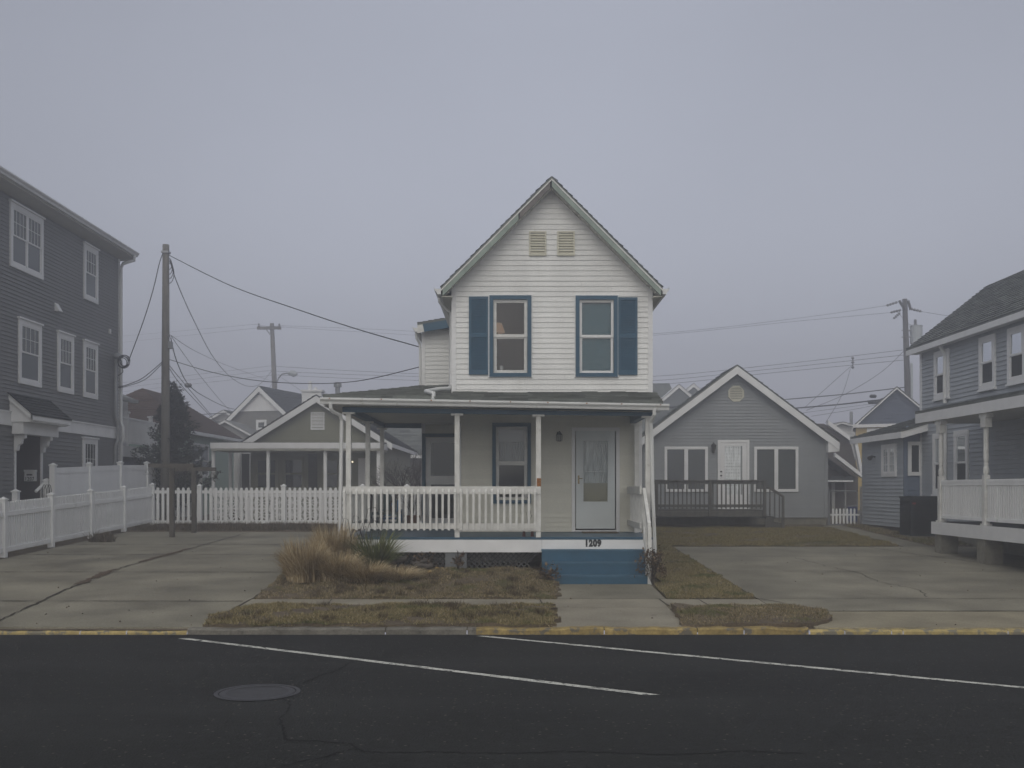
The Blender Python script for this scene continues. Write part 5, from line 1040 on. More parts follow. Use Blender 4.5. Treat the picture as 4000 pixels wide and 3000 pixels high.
for a, b_ in zip(py_[1:] + [15.2], py_):
    x = PX + .09; mb = MB(); mb.box(x - .035, x + .035, a + .06, b_ - .06, RD + .93, RD + .99); mb.box(x - .025, x + .025, a + .06, b_ - .06, RD + .86, RD + .93); mb.box(x - .025, x + .025, a + .06, b_ - .06, RD + .09, RD + .16); y = a + .12
    while y < b_ - .08: mb.box(x - .018, x + .018, y - .018, y + .018, RD + .16, RD + .86); y += .098
    mb.build("railing", vinyl, rh)
mb = MB(); mb.box(PX + .15, RX - .1, PE - .1, PE - .04, RD + .93, RD + .99); mb.box(PX + .15, RX - .1, PE - .1, PE - .04, RD + .09, RD + .16); x = PX + .22
while x < RX - .1: mb.box(x - .018, x + .018, PE - .09, PE - .05, RD + .16, RD + .93); x += .1
mb.build("railing", vinyl, rh)
for y in (24.25, 22.05, 19.3, 17.0, 15.2): MB().box(PX + .04, PX + .44, y - .18, y + .18, T(y) - .05, RD - .29).build("pier", block_m, rh)
MB().box(RX + .0, RX + .15, 14.5, 29.2, .3, .7).build("foundation", block_m, rh)
# annex
NX = 11.22; mb = MB(); siding(mb, Fleft(NX), .78, 3.42, lambda z: (29.32, 32.8), (), .112, .026); mb.box(NX + .02, 14, 32.7, 32.8, .6, 3.6); mb.build("annex_wall", bluegrey_siding, rh)
mb = MB(); siding(mb, Ffront(29.32), .78, 3.7, lambda z: (NX + .06, RX + .1), (), .135, .02); mb.fbox(Ffront(29.3), NX - .02, NX + .09, .78, 3.45, -.02, .03); mb.build("annex_wall", blue_siding, rh, "bluer end wall of the annex with a tall window")
window(rh, Ffront(29.32), px(3545, 29.3), px(3603, 29.3), pz(1858, 29.3), pz(1725, 29.3), ct=.075, cn=.06, mid=False, pane=darkglass, sf=.03); aw = lambda x: NX * FPX / (x - 2000)
window(rh, Fleft(NX), aw(3505.6), aw(3449), pz(1862, 30.4), pz(1735, 30.4), ct=.1, cn=.06, mid=False, double=True, muntin=(2, 3), pane=darkglass, sf=.05)
MB().box(NX + .04, 12.2, 29.4, 32.75, .5, .78).build("annex_foundation", M("brown_block", (.09, .075, .055), .95, .2, 5), rh)
mb = MB(); qd = [(10.93, 28.75, 3.54), (10.93, 33.1, 3.54), (13.5, 28.75, 4.3), (13.5, 33.1, 4.3)]; slab(mb, *qd, .04); shingles(mb, *qd, .14, .3, .016); mb.build("annex_roof", shingle, rh)
mb = MB(); mb.box(10.92, 10.95, 28.75, 33.1, 3.33, 3.50); mb.prism(Ffront(28.77), [(10.95, 3.32), (11.75, 3.55), (11.75, 3.74), (10.95, 3.50)], -.02, .0); mb.poly([(10.95, 28.8, 3.34), (NX, 28.8, 3.42), (NX, 33, 3.42), (10.95, 33, 3.34)]); mb.build("annex_fascia", white_trim, rh)
mb = MB(); z = pz(1782, 31); y = aw(3420); mb.tube([(NX, y, z), (NX - .12, y, z + .02)], .03); mb.tube([(NX - .1, y, z + .02), (NX - .22, y - .1, z - .05)], [.04, .075], 8); mb.build("flood_lamp", lantern_m, rh)
# ac unit
ac = thing("air_conditioner", (11.25, 28.6, T(28.6)), "dark boxy air conditioning unit on the ground against the annex", "air conditioner"); z0 = T(28.5); ax0, ax1, ay0, ay1 = 10.86, 11.62, 27.9, 28.75; zt_ = pz(1938, 28.5)
MB().box(ax0 + .02, ax1 - .02, ay0 + .02, ay1 - .02, z0 + .06, zt_ - .05).build("body", ac_m, ac); MB().box(ax0, ax1, ay0, ay1, zt_ - .05, zt_).build("lid", ac_m, ac); MB().box(ax0 - .05, ax1 + .05, ay0 - .05, ay1 + .05, z0 - .05, z0 + .06).build("base", concrete, ac)
mb = MB(); z = z0 + .12
while z < zt_ - .1: mb.box(ax0 + .07, ax1 - .07, ay0 - .002, ay0 + .02, z, z + .014); mb.box(ax0 - .002, ax0 + .02, ay0 + .07, ay1 - .07, z, z + .014); z += .035
mb.build("grille", black_m, ac); MB().box(ax0 + .05, ax0 + .14, ay0 - .006, ay0 - .001, zt_ - .22, zt_ - .17).build("label_plate", red_label, ac)
mb = MB(); c = (px(3465, 31.2), 31.2, T(31.2)); mb.tube([(c[0] - .12, c[1], c[2]), (c[0] - .12, c[1], c[2] + .28), (c[0] - .02, c[1], c[2] + .28)], .03, 8); mb.tube([(c[0] + .03, c[1], c[2]), (c[0] + .03, c[1], c[2] + .3)], .03, 8); mb.tube([(c[0] + .03, c[1], c[2] + .05), (c[0] + .16, c[1] - .05, c[2] + .1)], .025, 8)
tag(mb.build("drain_pipe", white_trim, None), "short white plastic pipes sticking up beside the annex wall", "pipe")
# gate between cottage and annex
gt_ = thing("yard_gate", (px(3297, 33.2), 33.2, T(33.2)), "metal tube gate with short white pickets between cottage and annex", "gate"); gy = 33.2; gz = lambda y: pz(y, gy)
mb = MB(); mb.tube([(px(3240, gy), gy, gz(2050)), (px(3240, gy), gy, gz(1918)), (px(3342, gy), gy, gz(1918)), (px(3350, gy), gy, gz(1924)), (px(3350, gy), gy, gz(2050)), (px(3240, gy), gy, gz(2050))], .022); mb.tube([(px(3362, gy), gy, T(gy)), (px(3362, gy), gy, gz(1900))], .03); mb.tube([(px(3235, gy), gy, T(gy)), (px(3235, gy), gy, gz(1900))], .03); mb.tube([(px(3300, gy), gy, gz(2048)), (px(3300, gy), gy, gz(1978)), (px(3350, gy), gy, gz(1974))], .018); mb.build("frame", metal_grey, gt_)
mb = MB()
for i in range(7): x = px(3252 + i * 14, gy); mb.prism(Ffront(gy - .03), [(x - .03, gz(2046)), (x + .03, gz(2046)), (x + .03, gz(1992)), (x + .015, gz(1986)), (x - .015, gz(1986)), (x - .03, gz(1992))], 0, .02)
mb.box(px(3242, gy), px(3357, gy), gy - .029, gy - .01, gz(2014), gz(2007)); mb.build("picket_panel", vinyl, gt_)
sb = MB().box(px(3312, 33.6), px(3348, 33.6), 33.6, 33.63, gz(2040), gz(1980)).build("blue_board", signblue); tag(sb, "dark blue board leaning behind the metal gate", "board")
# --- sage cottage on the left
sg = thing("sage_cottage", (px(1235, 39), 43, T(39)), "sage green gabled cottage with white porch behind the picket fence", "cottage"); scx = px(1235, 38.7); shw = 2.55; SA = pz(1540.6, 38.7); sF = gable(sg, scx - shw, scx + shw, 39, 49, .75, SA - .63 * shw, SA, .31, sage_siding, shingle_dark, white_trim, .30, e=.115)
louvre(sg, sF, px(1214, 39), px(1268, 39), pz(1679, 39), pz(1610, 39), white_trim, 11, .04)
mb = MB(); yy = 36.8; fx0, fx1 = px(822, yy), px(1486, yy); slab(mb, (fx0, yy, pz(1727, yy)), (fx1, yy, pz(1727, yy)), (fx0, 39.0, pz(1727, yy) + .07), (fx1, 39.0, pz(1727, yy) + .07), .04); mb.build("porch_roof", shingle_dark, sg)
mb = MB(); mb.box(fx0, fx1, yy - .03, yy, pz(1752, yy), pz(1729, yy)); mb.box(fx0, fx0 + .03, yy, 39.5, pz(1752, yy), pz(1729, yy)); mb.box(fx1 - .03, fx1, yy, 39, pz(1752, yy), pz(1729, yy)); mb.build("porch_fascia", white_trim, sg)
mb = MB(); mb.box(fx0 + .03, fx1 - .03, yy, 39, pz(1760, yy), pz(1752, yy) + .02); mb.build("porch_ceiling", soffit, sg)
for xx, y2 in ((834, 37), (1048, 37), (1271, 37), (1478, 37), (900, 39.2), (935, 40)): x = px(xx, y2); MB().box(x - .055, x + .055, y2 - .055, y2 + .055, .8, pz(1754, 37)).build("porch_post", white_trim, sg)
mb = MB(); bzz = [(1, .70, 1.62)]; bx_ = px(831, 36.7); ex_ = px(1480, 36.7); S = .44
for k in range(2):
    x = bx_
    while x + S < ex_ + .1:
        F5 = lambda u, w2, n_, x=x, k=k: (x + S / 2 + u, 36.7 - n_, .74 + S / 2 + k * S + w2); mb.fring(F5, -S / 2, S / 2, -S / 2, S / 2, .035, 0, .09)
        mb.fbox(F5, -.16, .16, -.02, .02, 0.01, .08); mb.fbox(F5, -.02, .02, -.16, .16, .011, .081)
        for sx_ in (-1, 1):
            for sy_ in (-1, 1): mb.prism(F5, [(sx_ * .03, sy_ * .17), (sx_ * .17, sy_ * .03), (sx_ * .185, sy_ * .07), (sx_ * .07, sy_ * .185)], .012, .078); mb.prism(F5, [(sx_ * .02, sy_ * .03), (sx_ * .03, sy_ * .02), (sx_ * .12, sy_ * .11), (sx_ * .11, sy_ * .12)], .013, .077)
        x += S
mb.box(bx_ - .02, ex_ + .05, 36.58, 36.75, .74 + 2 * S, .74 + 2 * S + .09); mb.box(bx_, ex_, 36.62, 36.72, .55, .738); mb.build("breeze_block_wall", white_trim, sg)
for (a, b_) in ((995, 1088), (1104, 1192), (1260, 1330)): window(sg, sF, px(a, 39), px(b_, 39), pz(1915, 39), pz(1786, 39), ct=.07, cn=.06, pane=darkglass, sf=.05, casing=sage_siding, sash=sage_siding)
for (a, b_) in ((945, 975), (1205, 1240)): MB().fbox(sF, px(a, 39), px(b_, 39), pz(1920, 39), pz(1772, 39), .02, .05).build("shutter", lattice_m, sg)
MB().fbox(sF, px(1400, 39), px(1440, 39), .8, pz(1790, 39), .02, .05).build("door", white_trim, sg)
lo = MB().lathe((px(1376, 38.8), 38.85, pz(1804, 38.8)), [(.012, -.03), (.03, -.012), (.033, .012), (.015, .035)], 10).build("porch_lamp", lamp_on, sg); 
mb = MB(); cx4 = px(1217, 44); mb.box(cx4 - .42, cx4 + .42, 44, 44.6, 4.4, pz(1530, 44)); mb.box(cx4 - .47, cx4 + .47, 43.95, 44.65, pz(1530, 44), pz(1526, 44) + .04); chm = mb.build("chimney", white_trim, sg); mb = MB(); mb.lathe((cx4 - .12, 44.3, pz(1528, 44)), [(.09, 0), (.08, .45)], 8); mb.lathe((cx4 + .12, 44.3, pz(1528, 44)), [(.09, 0), (.07, .2)], 8); mb.build("chimney_pot", white_trim, chm)
mb = MB(); c = (px(1319, 42), 42, 4.6); mb.lathe(c, [(.1, 0), (.1, pz(1512, 42) - 4.6)], 10); mb.lathe((c[0], c[1], pz(1512, 42)), [(.16, 0), (.16, .16), (.1, .2)], 10); mb.build("flue", metal_grey, sg)
# --- brown roofed mint house, navy balcony house
bh_ = thing("mint_house", (-15.3, 44, T(44)), "mint green house under a brown hipped roof left of the sage cottage", "house"); ezz = 4.2; rgz = 6.05; RXx = -15.3
mb = MB(); siding(mb, Fright(-12.95), .8, 4.05, lambda z: (39.8, 47.6), (), .115, .018); siding(mb, Ffront(39.8), .8, 4.05, lambda z: (-17.7, -12.95), (), .115, .018); mb.build("wall", mint_siding, bh_)
mb = MB(); a = (-18, 39.5, ezz); b_ = (-12.6, 39.5, ezz); c = (-12.6, 48, ezz); d = (-18, 48, ezz); r0, r1 = (RXx, 42.4, rgz), (RXx, 45.9, rgz)
for quad in ((a, b_, r0, r0), (b_, c, r0, r1), (c, d, r1, r1), (d, a, r1, r0)): slab(mb, *quad, .05); shingles(mb, *quad, .2, .5, .016)
mb.build("roof", shingle_brown, bh_); mb = MB(); mb.box(-12.62, -12.54, 39.5, 48, ezz - .16, ezz - .03); mb.box(-18, -12.6, 39.44, 39.5, ezz - .16, ezz - .03); mb.poly([(-12.6, 39.5, ezz - .14), (-12.6, 48, ezz - .14), (-12.95, 48, ezz - .14), (-12.95, 39.5, ezz - .14)]); mb.build("gutter", white_trim, bh_)
F6 = Fright(-12.95); window(bh_, F6, 41.2, 43.6, 2.35, 3.75, double=True, pane=darkglass, ct=.09, cn=.06); window(bh_, F6, 46, 46.9, 1.4, 1.8, mid=False, pane=darkglass, ct=.05, cn=.06, sf=.03)
nv = thing("navy_house", (-15, 37.5, T(37)), "navy sided house with white railed balcony beside the grey house", "house"); bx5 = -13.62
mb = MB(); siding(mb, Fright(bx5 - .1), .8, 3.2, lambda z: (35.1, 39.4), (), .12, .018); mb.box(-17, bx5 - .1, 35.0, 35.1, .8, 5.6); mb.build("wall", navy_siding, nv)
mb = MB(); mb.box(-17, bx5, 35.1, 39.4, 3.2, 3.38); mb.box(bx5, bx5 + .06, 35.1, 39.4, 3.02, 3.4); mb.build("balcony_floor", white_trim, nv)
mb = MB(); mb.box(bx5 - .03, bx5 + .03, 35.1, 39.4, 4.36, 4.42); mb.box(bx5 - .03, bx5 + .03, 35.1, 39.4, 3.5, 3.56); y = 35.2
while y < 39.3: mb.box(bx5 - .018, bx5 + .018, y - .018, y + .018, 3.56, 4.36); y += .11
for y in (36.2, 38.6): mb.box(bx5 - .06, bx5 + .06, y - .06, y + .06, 3.38, 4.56); mb.box(bx5 - .1, bx5 + .1, y - .1, y + .1, 4.56, 4.62)
mb.build("railing", white_trim, nv); mb = MB(); siding(mb, Ffront(37.6), 3.4, 5.2, lambda z: (-17, -14.1), (), .12, .018); mb.build("upper_wall", white_trim, nv); mb = MB(); slab(mb, (-13.7, 34.9, 5.14), (-13.7, 37.3, 5.14), (-16, 34.9, 6.1), (-16, 37.3, 6.1), .12); mb.box(-13.8, -13.62, 34.9, 37.35, 5.0, 5.12); mb.build("roof", fadegrey_siding, nv); window(nv, Ffront(37.6), -15.2, -14.3, 3.6, 4.9, pane=darkglass, mid=False, ct=.07, cn=.06)
window(nv, Fright(bx5 - .1), 37.2, 38.4, 1.9, 2.6, pane=darkglass, mid=False, ct=.1, cn=.06)
# --- far houses, rotated empties
def far(name, label, x0, x1, y0, y1, ze, apex, wm, rm_, yaw=0., oh=.3, ax=None, fr=.3, board=.35, decor=None):
    t = thing(name, ((x0 + x1) / 2, y0, T(y0)), label, "house"); gable(t, x0, x1, y0, y1, T(y0), ze, apex, oh, wm, rm_, white_trim, board, fr=fr, e=.16)
    if decor: decor(t, Ffront(y0))
    t.rotation_euler = (0, 0, yaw); return t
def dec_white(t, F):
    y = 60; c = px(1021, y); MB().prism(F, [(c - 1.55, pz(1606, y) + .0), (c + 1.55, pz(1606, y)), (c, pz(1535, y))], .03, .08).build("gable_panel", white_trim, t)
    window(t, F, px(1000, y), px(1045, y), pz(1680, y), pz(1640, y), pane=darkglass, mid=False, ct=.1, cn=.06)
far("taupe_house", "pale taupe house with steep white trimmed gable beyond the sage cottage", px(1021, 60) - 2.55, px(1021, 60) + 2.55, 60, 70, pz(1660, 60), pz(1508, 60), taupe_siding, shingle_dark, -R(15), .25, decor=dec_white)
far("distant_house", "faint grey gabled house just left of the taupe house", px(880, 72) - 1.7, px(880, 72) + 1.7, 72, 80, pz(1650, 72), pz(1601, 72), fadegrey_siding, shingle, -R(8), .25, board=.2)
far("pale_house", "pale sided house low between the brown hipped roof and taupe house", px(905, 56) - 1.6, px(905, 56) + 1.0, 56, 62, pz(1690, 56), pz(1640, 56), fadegrey_siding, fadegrey_siding, 0, .2, board=.15)
d8 = 52
t = thing("grey_roofed_house", (px(1530, d8), d8, T(d8)), "long grey roofed house seen through the porch behind the sage cottage", "house")
mb = MB(); qd = [(px(1370, d8), d8, pz(1778, d8)), (px(1720, d8), d8, pz(1778, d8)), (px(1370, d8), d8 + 4, pz(1625, d8)), (px(1720, d8), d8 + 4, pz(1625, d8))]; slab(mb, *qd, .1); shingles(mb, *qd, .2, .5); mb.build("roof", shingle, t)
MB().box(px(1380, d8), px(1710, d8), d8 + .3, d8 + 4, .8, pz(1782, d8)).build("wall", brown_siding, t); MB().box(px(1370, d8), px(1720, d8), d8 - .05, d8, pz(1790, d8), pz(1778, d8)).build("gutter", white_trim, t)
d6 = 58
t = thing("long_roof_house", (px(2600, d6), d6 + 2, T(d6)), "grey house with twin white trimmed dormers beside the white house", "house")
mb = MB(); x0, x1 = px(2380, d6), px(2668, d6); slab(mb, (x0, d6, 4.6), (x1 + .6, d6, 4.6), (x0, d6 + 5, pz(1497, d6 + 5)), (x1, d6 + 5, pz(1497, d6 + 5)), .1); mb.build("roof", shingle, t); MB().box(x0, x1 + .4, d6 + .5, d6 + 5, .7, 4.6).build("wall", brown_siding, t)
for (xx, yy, dd, hf) in ((2652, 1500, 57, 1.35), (2709, 1497, 60, .95)):
    x, z = px(xx, dd), pz(yy, dd); mb = MB(); mb.prism(Ffront(dd), [(x - hf, z - hf * .85 - .1), (x + hf, z - hf * .85 - .1), (x, z - .15)], -1.5, 0); dn = mb.build("dormer", M("slate_wall", (.16, .175, .18), .8, .06, 2), t); mb = MB()
    for s in (-1, 1): mb.prism(Ffront(dd), [(x, z - .22), (x + s * hf * 1.1, z - hf * .94 - .22), (x + s * hf * 1.1, z - hf * .94), (x, z)], .0, .1); slab(mb, (x + s * hf * 1.1, dd - .1, z - hf * .94), (x, dd - .1, z), (x + s * hf * 1.1, dd + 2, z - hf * .94), (x, dd + 2, z), .04)
    mb.build("rake_board", white_trim, dn)
far("yellow_house", "yellow walled house with slate blue gable behind the blue grey annex", px(3505, 50) - 1.95, px(3505, 50) + 1.95, 50, 58, pz(1655, 50), pz(1511, 50), M('muted_slate_siding', (.085, .105, .15), .7, .06, 2), shingle, -R(24), .12, board=.13, decor=lambda t, F: (MB().box(px(3352, 50), px(3660, 50), 49.8, 49.99, .8, pz(1668, 50)).build("lower_wall", yellow_siding, t), MB().box(px(3342, 50), px(3660, 50), 49.6, 49.78, pz(1668, 50), pz(1656, 50)).build("cornice", white_trim, t), window(t, Ffront(49.8), px(3394, 50), px(3470, 50), pz(1740, 50), pz(1672, 50), ct=.09, cn=.05, pane=darkglass, mid=False)))
t = far("white_house", "distant white sided house with low gable beyond the brown house", px(3285, 56) - 1.9, px(3285, 56) + 1.9, 56, 62, pz(1685, 56), pz(1648, 56), white_siding, fadegrey_siding, 0, .1, board=.12)
MB().lathe((px(3325, 57), 57, 4.4), [(.09, 0), (.09, pz(1608, 57) - 4.4)], 8).build("flue", metal_grey, t)
bg_ = thing("brown_house", (px(3270, 41), 43, T(41)), "brown gambrel roofed house behind the yard gate", "house"); y = 41; F7 = Ffront(y)
mb = MB(); siding(mb, F7, .8, pz(1655, y), lambda z: (px(3100, y), px(3352, y) - max(0, (z - pz(1848, y)) * .25) - max(0, (z - pz(1729, y)) * 1.15)), (), .11, .018); mb.build("wall", brown_siding, bg_)
mb = MB()
def tb(p, q_, w2, n0=.0, n1=.25): (x0, y0), (x1, y1) = p, q_; mb.prism(F7, [(px(x0, y), pz(y0 + w2, y)), (px(x1, y), pz(y1 + w2, y)), (px(x1, y), pz(y1 - w2, y)), (px(x0, y), pz(y0 - w2, y))], n0, n1)
tb((3228, 1652), (3337, 1731), 9); mb.prism(F7, [(px(3331, y), pz(1732, y)), (px(3342, y), pz(1730, y)), (px(3365, y), pz(1850, y)), (px(3354, y), pz(1850, y))], 0, .25); mb.build("rake_board", white_trim, bg_)
mb = MB(); tb((3232, 1780), (3338, 1862), 8, .8, 1.0); mb.box(px(3230, 40), px(3330, 40), 39.9, 40.0, pz(1882, 40), pz(1876, 40)); mb.build("porch_trim", white_trim, bg_); mb = MB(); mb.box(px(3236, 39.9), px(3345, 39.9), 40.01, 40.99, pz(1880, 40) - .02, pz(1862, 40)); slab(mb, (px(3225, 40), 40, pz(1780, 40)), (px(3338, 40), 40, pz(1862, 40)), (px(3225, 40), 41, pz(1780, 40)), (px(3338, 40), 41, pz(1862, 40)), .05); mb.build("porch_roof", shingle_dark, bg_)
mb = MB(); mb.box(px(3250, 40.5), px(3262, 40.5), 40.5, 40.6, .8, pz(1885, 40)); mb.box(px(3300, 40.5), px(3306, 40.5), 40.5, 40.6, .8, pz(1885, 40)); mb.build("porch_post", fadegrey_siding, bg_)

# ================================================================== UTILITY POLES AND WIRES
def pole(loc, label): return thing("utility_pole", loc, label, "utility pole", "wooden utility poles")
dA = 35.5; A0 = P(645, 2062, dA); pa = pole((A0[0], dA, T(dA)), "thick near utility pole rising behind the white picket fence")
MB().tube([(A0[0] - .01, dA, T(dA) - .1), (px(646, dA), dA, 4), (px(648, dA), dA, pz(956, dA))], [.165, .145, .112], 14).build("pole", pole_m, pa, smooth=True)
mb = MB(); mb.box(px(660, dA) + .0, px(672, dA), dA - .12, dA + .1, pz(1362, dA), pz(1335, dA)); mb.build('terminal_box', metal_grey, pa); mb = MB(); mb.lathe((px(664, dA), dA - .1, pz(1320, dA)), [(.03, 0), (.05, .1)], 8); mb.build('insulator', ceramic, pa); mb = MB(); mb.box(px(634, dA), px(662, dA), dA - .14, dA + .14, pz(990, dA), pz(982, dA)); mb.build("bracket", metal_grey, pa)
mb = MB()
for i in range(4): r_ = .12 + .03 * i; mb.tube([(px(664, dA) + r_ * .9 * max(-.3, math.cos(t)), dA - .14, pz(1035 + 12 * i, dA) + r_ * 1.7 * math.sin(t)) for t in np.linspace(-1.6, 1.6, 9)], .013, 5)
mb.build("cable_loop", cable_m, pa)
dB = 74.; pb = pole((px(1078, dB), dB, T(dB)), "far utility pole with crossarm and street lamp above the sage cottage")
MB().tube([(px(1090, dB), dB, T(dB)), (px(1078, dB), dB, pz(1640, dB)), (px(1062, dB), dB, pz(1263, dB))], [.24, .2, .15], 10).build("pole", pole_m, pb, smooth=True)
MB().box(px(1006, dB), px(1100, dB), dB - .2, dB - .08, pz(1288, dB), pz(1277, dB)).build("crossarm", pole_m, pb); MB().tube([(px(1042, dB), dB - .1, pz(1288, dB)), (px(1060, dB), dB - .1, pz(1312, dB))], .04).build("brace", metal_grey, pb)
for xx in (1013, 1093): MB().lathe((px(xx, dB), dB - .14, pz(1277, dB)), [(.05, 0), (.1, .05), (.05, .1), (.09, .15), (.05, .22)], 8).build("insulator", ceramic, pb)
la_ = MB(); la_.tube([(px(1080, dB), dB, pz(1500, dB)), (px(1092, dB), dB - .3, pz(1478, dB)), (px(1112, dB), dB - .8, pz(1466, dB)), (px(1142, dB), dB - 1.2, pz(1464, dB))], .05, 6); arm = la_.build("lamp_arm", metal_grey, pb); MB().tube([(px(1140, dB), dB - 1.2, pz(1466, dB)), (px(1152, dB), dB - 1.3, pz(1465, dB)), (px(1166, dB), dB - 1.4, pz(1469, dB)), (px(1176, dB), dB - 1.5, pz(1472, dB))], [.1, .2, .24, .1], 8).build("lamp_head", transf_m, arm)
dC = 55.; pc = pole((px(3552, dC), dC, T(dC)), "utility pole carrying a grey transformer beside the blue grey roof")
MB().tube([(px(3555, dC), dC, T(dC)), (px(3549, dC), dC, pz(1640, dC)), (px(3534, dC), dC, pz(1168, dC))], [.2, .17, .13], 10).build("pole", pole_dark, pc, smooth=True)
tc = MB(); cxx = px(3579, dC); tc.lathe((cxx, dC, pz(1344, dC)), [(.28, 0), (.32, .04), (.32, .92), (.34, .93), (.34, .98), (.1, 1.02)], 14); tr_ = tc.build("transformer", transf_m, pc, smooth=False); MB().lathe((cxx - .05, dC, pz(1272, dC)), [(.07, 0), (.11, .06), (.06, .1), (.1, .16), (.06, .2), (.09, .26), (.04, .34)], 8).build("bushing", ceramic, tr_)
mb = MB(); mb.box(px(3545, dC), px(3558, dC), dC - .1, dC + .1, pz(1293, dC), pz(1288, dC)); mb.box(px(3547, dC), px(3558, dC), dC - .1, dC + .1, pz(1318, dC), pz(1313, dC)); mb.tube([(px(3522, dC), dC, pz(1290, dC)), (px(3550, dC), dC, pz(1291, dC))], .03); mb.tube([(px(3522, dC), dC, pz(1317, dC)), (px(3550, dC), dC, pz(1316, dC))], .03); mb.build("bracket", metal_grey, pc)
mb = MB(); mb.tube([(px(3508, dC), dC - .15, pz(1176, dC)), (px(3528, dC), dC - .15, pz(1208, dC))], .07, 6); mb.tube([(px(3543, dC), dC - .15, pz(1176, dC)), (px(3553, dC), dC - .15, pz(1212, dC))], .07, 6); mb.build("brace", pole_dark, pc)
for (a, b_) in (((3462, 1194), (3506, 1180)), ((3478, 1221), (3520, 1211)), ((3556, 1206), (3600, 1217)), ((3490, 1245), (3516, 1222))):
    pA, pB = np.array(P(*a, dC)), np.array(P(*b_, dC)); MB().tube([pA + (pB - pA) * t for t in np.linspace(0, 1, 9)], [.03, .08, .04, .085, .04, .085, .04, .08, .03], 6).build("insulator", ceramic, pc)
MB().tube([(px(3560, dC), dC - .1, .8), (px(3558, dC), dC - .1, pz(1420, dC))], .07, 8).build("riser_pipe", transf_m, pc)

def wire(pts, label, r=.018, name="overhead_wire", n=14):
    """pts: (x, y, depth); smooth curve through them"""
    p = [np.array(P(*q_)) for q_ in pts]; out = []
    for i in range(len(p) - 1):
        p0, p1, p2, p3 = p[max(i - 1, 0)], p[i], p[i + 1], p[min(i + 2, len(p) - 1)]
        for k in range(n):
            t = k / n; out.append(.5 * ((2 * p1) + (-p0 + p2) * t + (2 * p0 - 5 * p1 + 4 * p2 - p3) * t * t + (-p0 + 3 * p1 - 3 * p2 + p3) * t ** 3))
    out.append(p[-1]); r = r * (.78 if max(q_[2] for q_ in pts) > 50 else .9); o = MB().tube(out, r, 5).build(name, cable_m); tag(o, label, "wire", "overhead wires"); return o
wire([(661, 997, 35.4), (900, 1115, 32), (1157, 1207, 29.3), (1400, 1287, 27), (1645, 1357, 24.6)], "sagging cable from the near pole top to the white house", .016)
wire([(636, 990, 35.4), (622, 1030, 35.2), (598, 1131, 35), (559, 1257, 34.6), (499, 1418, 33.7)], "twisted cable dropping from the near pole top to the grey house", .018)
wire([(664, 1020, 35.4), (690, 1100, 36.5), (750, 1237, 41), (830, 1390, 50), (900, 1472, 58), (965, 1508, 65), (1015, 1500, 70), (1062, 1448, 74)], "deeply sagging cable from the near pole top toward the far pole", .02)
wire([(668, 1310, 35.4), (760, 1370, 45), (880, 1425, 58), (1000, 1468, 70), (1068, 1490, 74)], "thin line from the middle of the near pole toward the street lamp", .013)
wire([(668, 1312, 35.4), (760, 1440, 44), (872, 1577, 58), (930, 1632, 66)], "straight thin line slanting down from the near pole bracket", .013)
wire([(667, 1320, 35.4), (690, 1410, 37), (735, 1500, 42), (800, 1550, 50), (900, 1595, 62), (1010, 1612, 74)], "thick cable bending right below the near pole bracket", .022)
wire([(661, 1404, 35.4), (820, 1452, 35), (1000, 1486, 33), (1200, 1498, 30), (1400, 1488, 27), (1645, 1432, 24.6)], "lower sagging cable from the near pole to the white house", .013)
wire([(662, 1428, 35.4), (730, 1510, 42), (830, 1628, 56)], "steep cable falling from the near pole past the brown roof, upper", .017)
wire([(662, 1440, 35.4), (720, 1518, 41), (850, 1655, 58)], "steep cable falling from the near pole past the brown roof, lower", .017)
wire([(636, 1412, 35.4), (560, 1475, 34.8), (500, 1502, 34.4), (452, 1514, 34.1)], "upper cable from the near pole to the grey house corner", .016)
wire([(636, 1418, 35.4), (570, 1480, 34.8), (500, 1507, 34.4), (452, 1516, 34.1)], "lower cable from the near pole to the grey house corner", .014)
for i, (ya, yb, lab) in enumerate(((1498, 1429, "topmost"), (1517, 1446, "middle"), (1533, 1466, "lowest"))):
    wire([(380, ya + 8, 90), (700, (ya * .6 + yb * .4), 82), (1062, yb, 74)], lab + " of the three lines left of the far pole", .016)
for i, (ya, yb, lab) in enumerate(((1431, 1460, "topmost"), (1450, 1471, "middle"), (1464, 1487, "lowest"))):
    wire([(1076, ya, 74), (1350, (ya + yb) / 2 + 2, 71), (1700, yb + 2, 68), (2120, yb + 10 + i * 9, 64), (2546, 1470 + i * 17, 61), (3000, 1428 + i * 15, 58), (3536, 1366 + i * 20, 55)], lab + " of the three lines from the far pole to the transformer pole", .016)
wire([(380, 1322, 90), (1006, 1266, 74)], "upper faint line left of the far pole crossarm", .012); wire([(380, 1348, 90), (1090, 1272, 74)], "lower faint line left of the far pole crossarm", .012)
wire([(1094, 1272, 74), (1500, 1288, 70), (2100, 1320, 64), (2600, 1300, 60), (3100, 1245, 57), (3462, 1194, 55)], "upper faint line between crossarm and transformer pole", .011); wire([(1014, 1272, 74), (1500, 1302, 70), (2100, 1335, 64), (2600, 1306, 60), (3100, 1256, 57), (3478, 1221, 55)], "lower faint line between crossarm and transformer pole", .011)
wire([(3600, 1217, 55), (3720, 1236, 53), (3900, 1255, 50)], "faint line from the transformer pole over the shingle roof", .012)
wire([(3050, 1562, 58), (3300, 1540, 57), (3540, 1512, 55)], "upper thick bundled cable left of the transformer pole", .035); wire([(3100, 1595, 58), (3280, 1580, 57), (3400, 1566, 56), (3540, 1552, 55)], "lower thick bundled cable left of the transformer pole", .05)
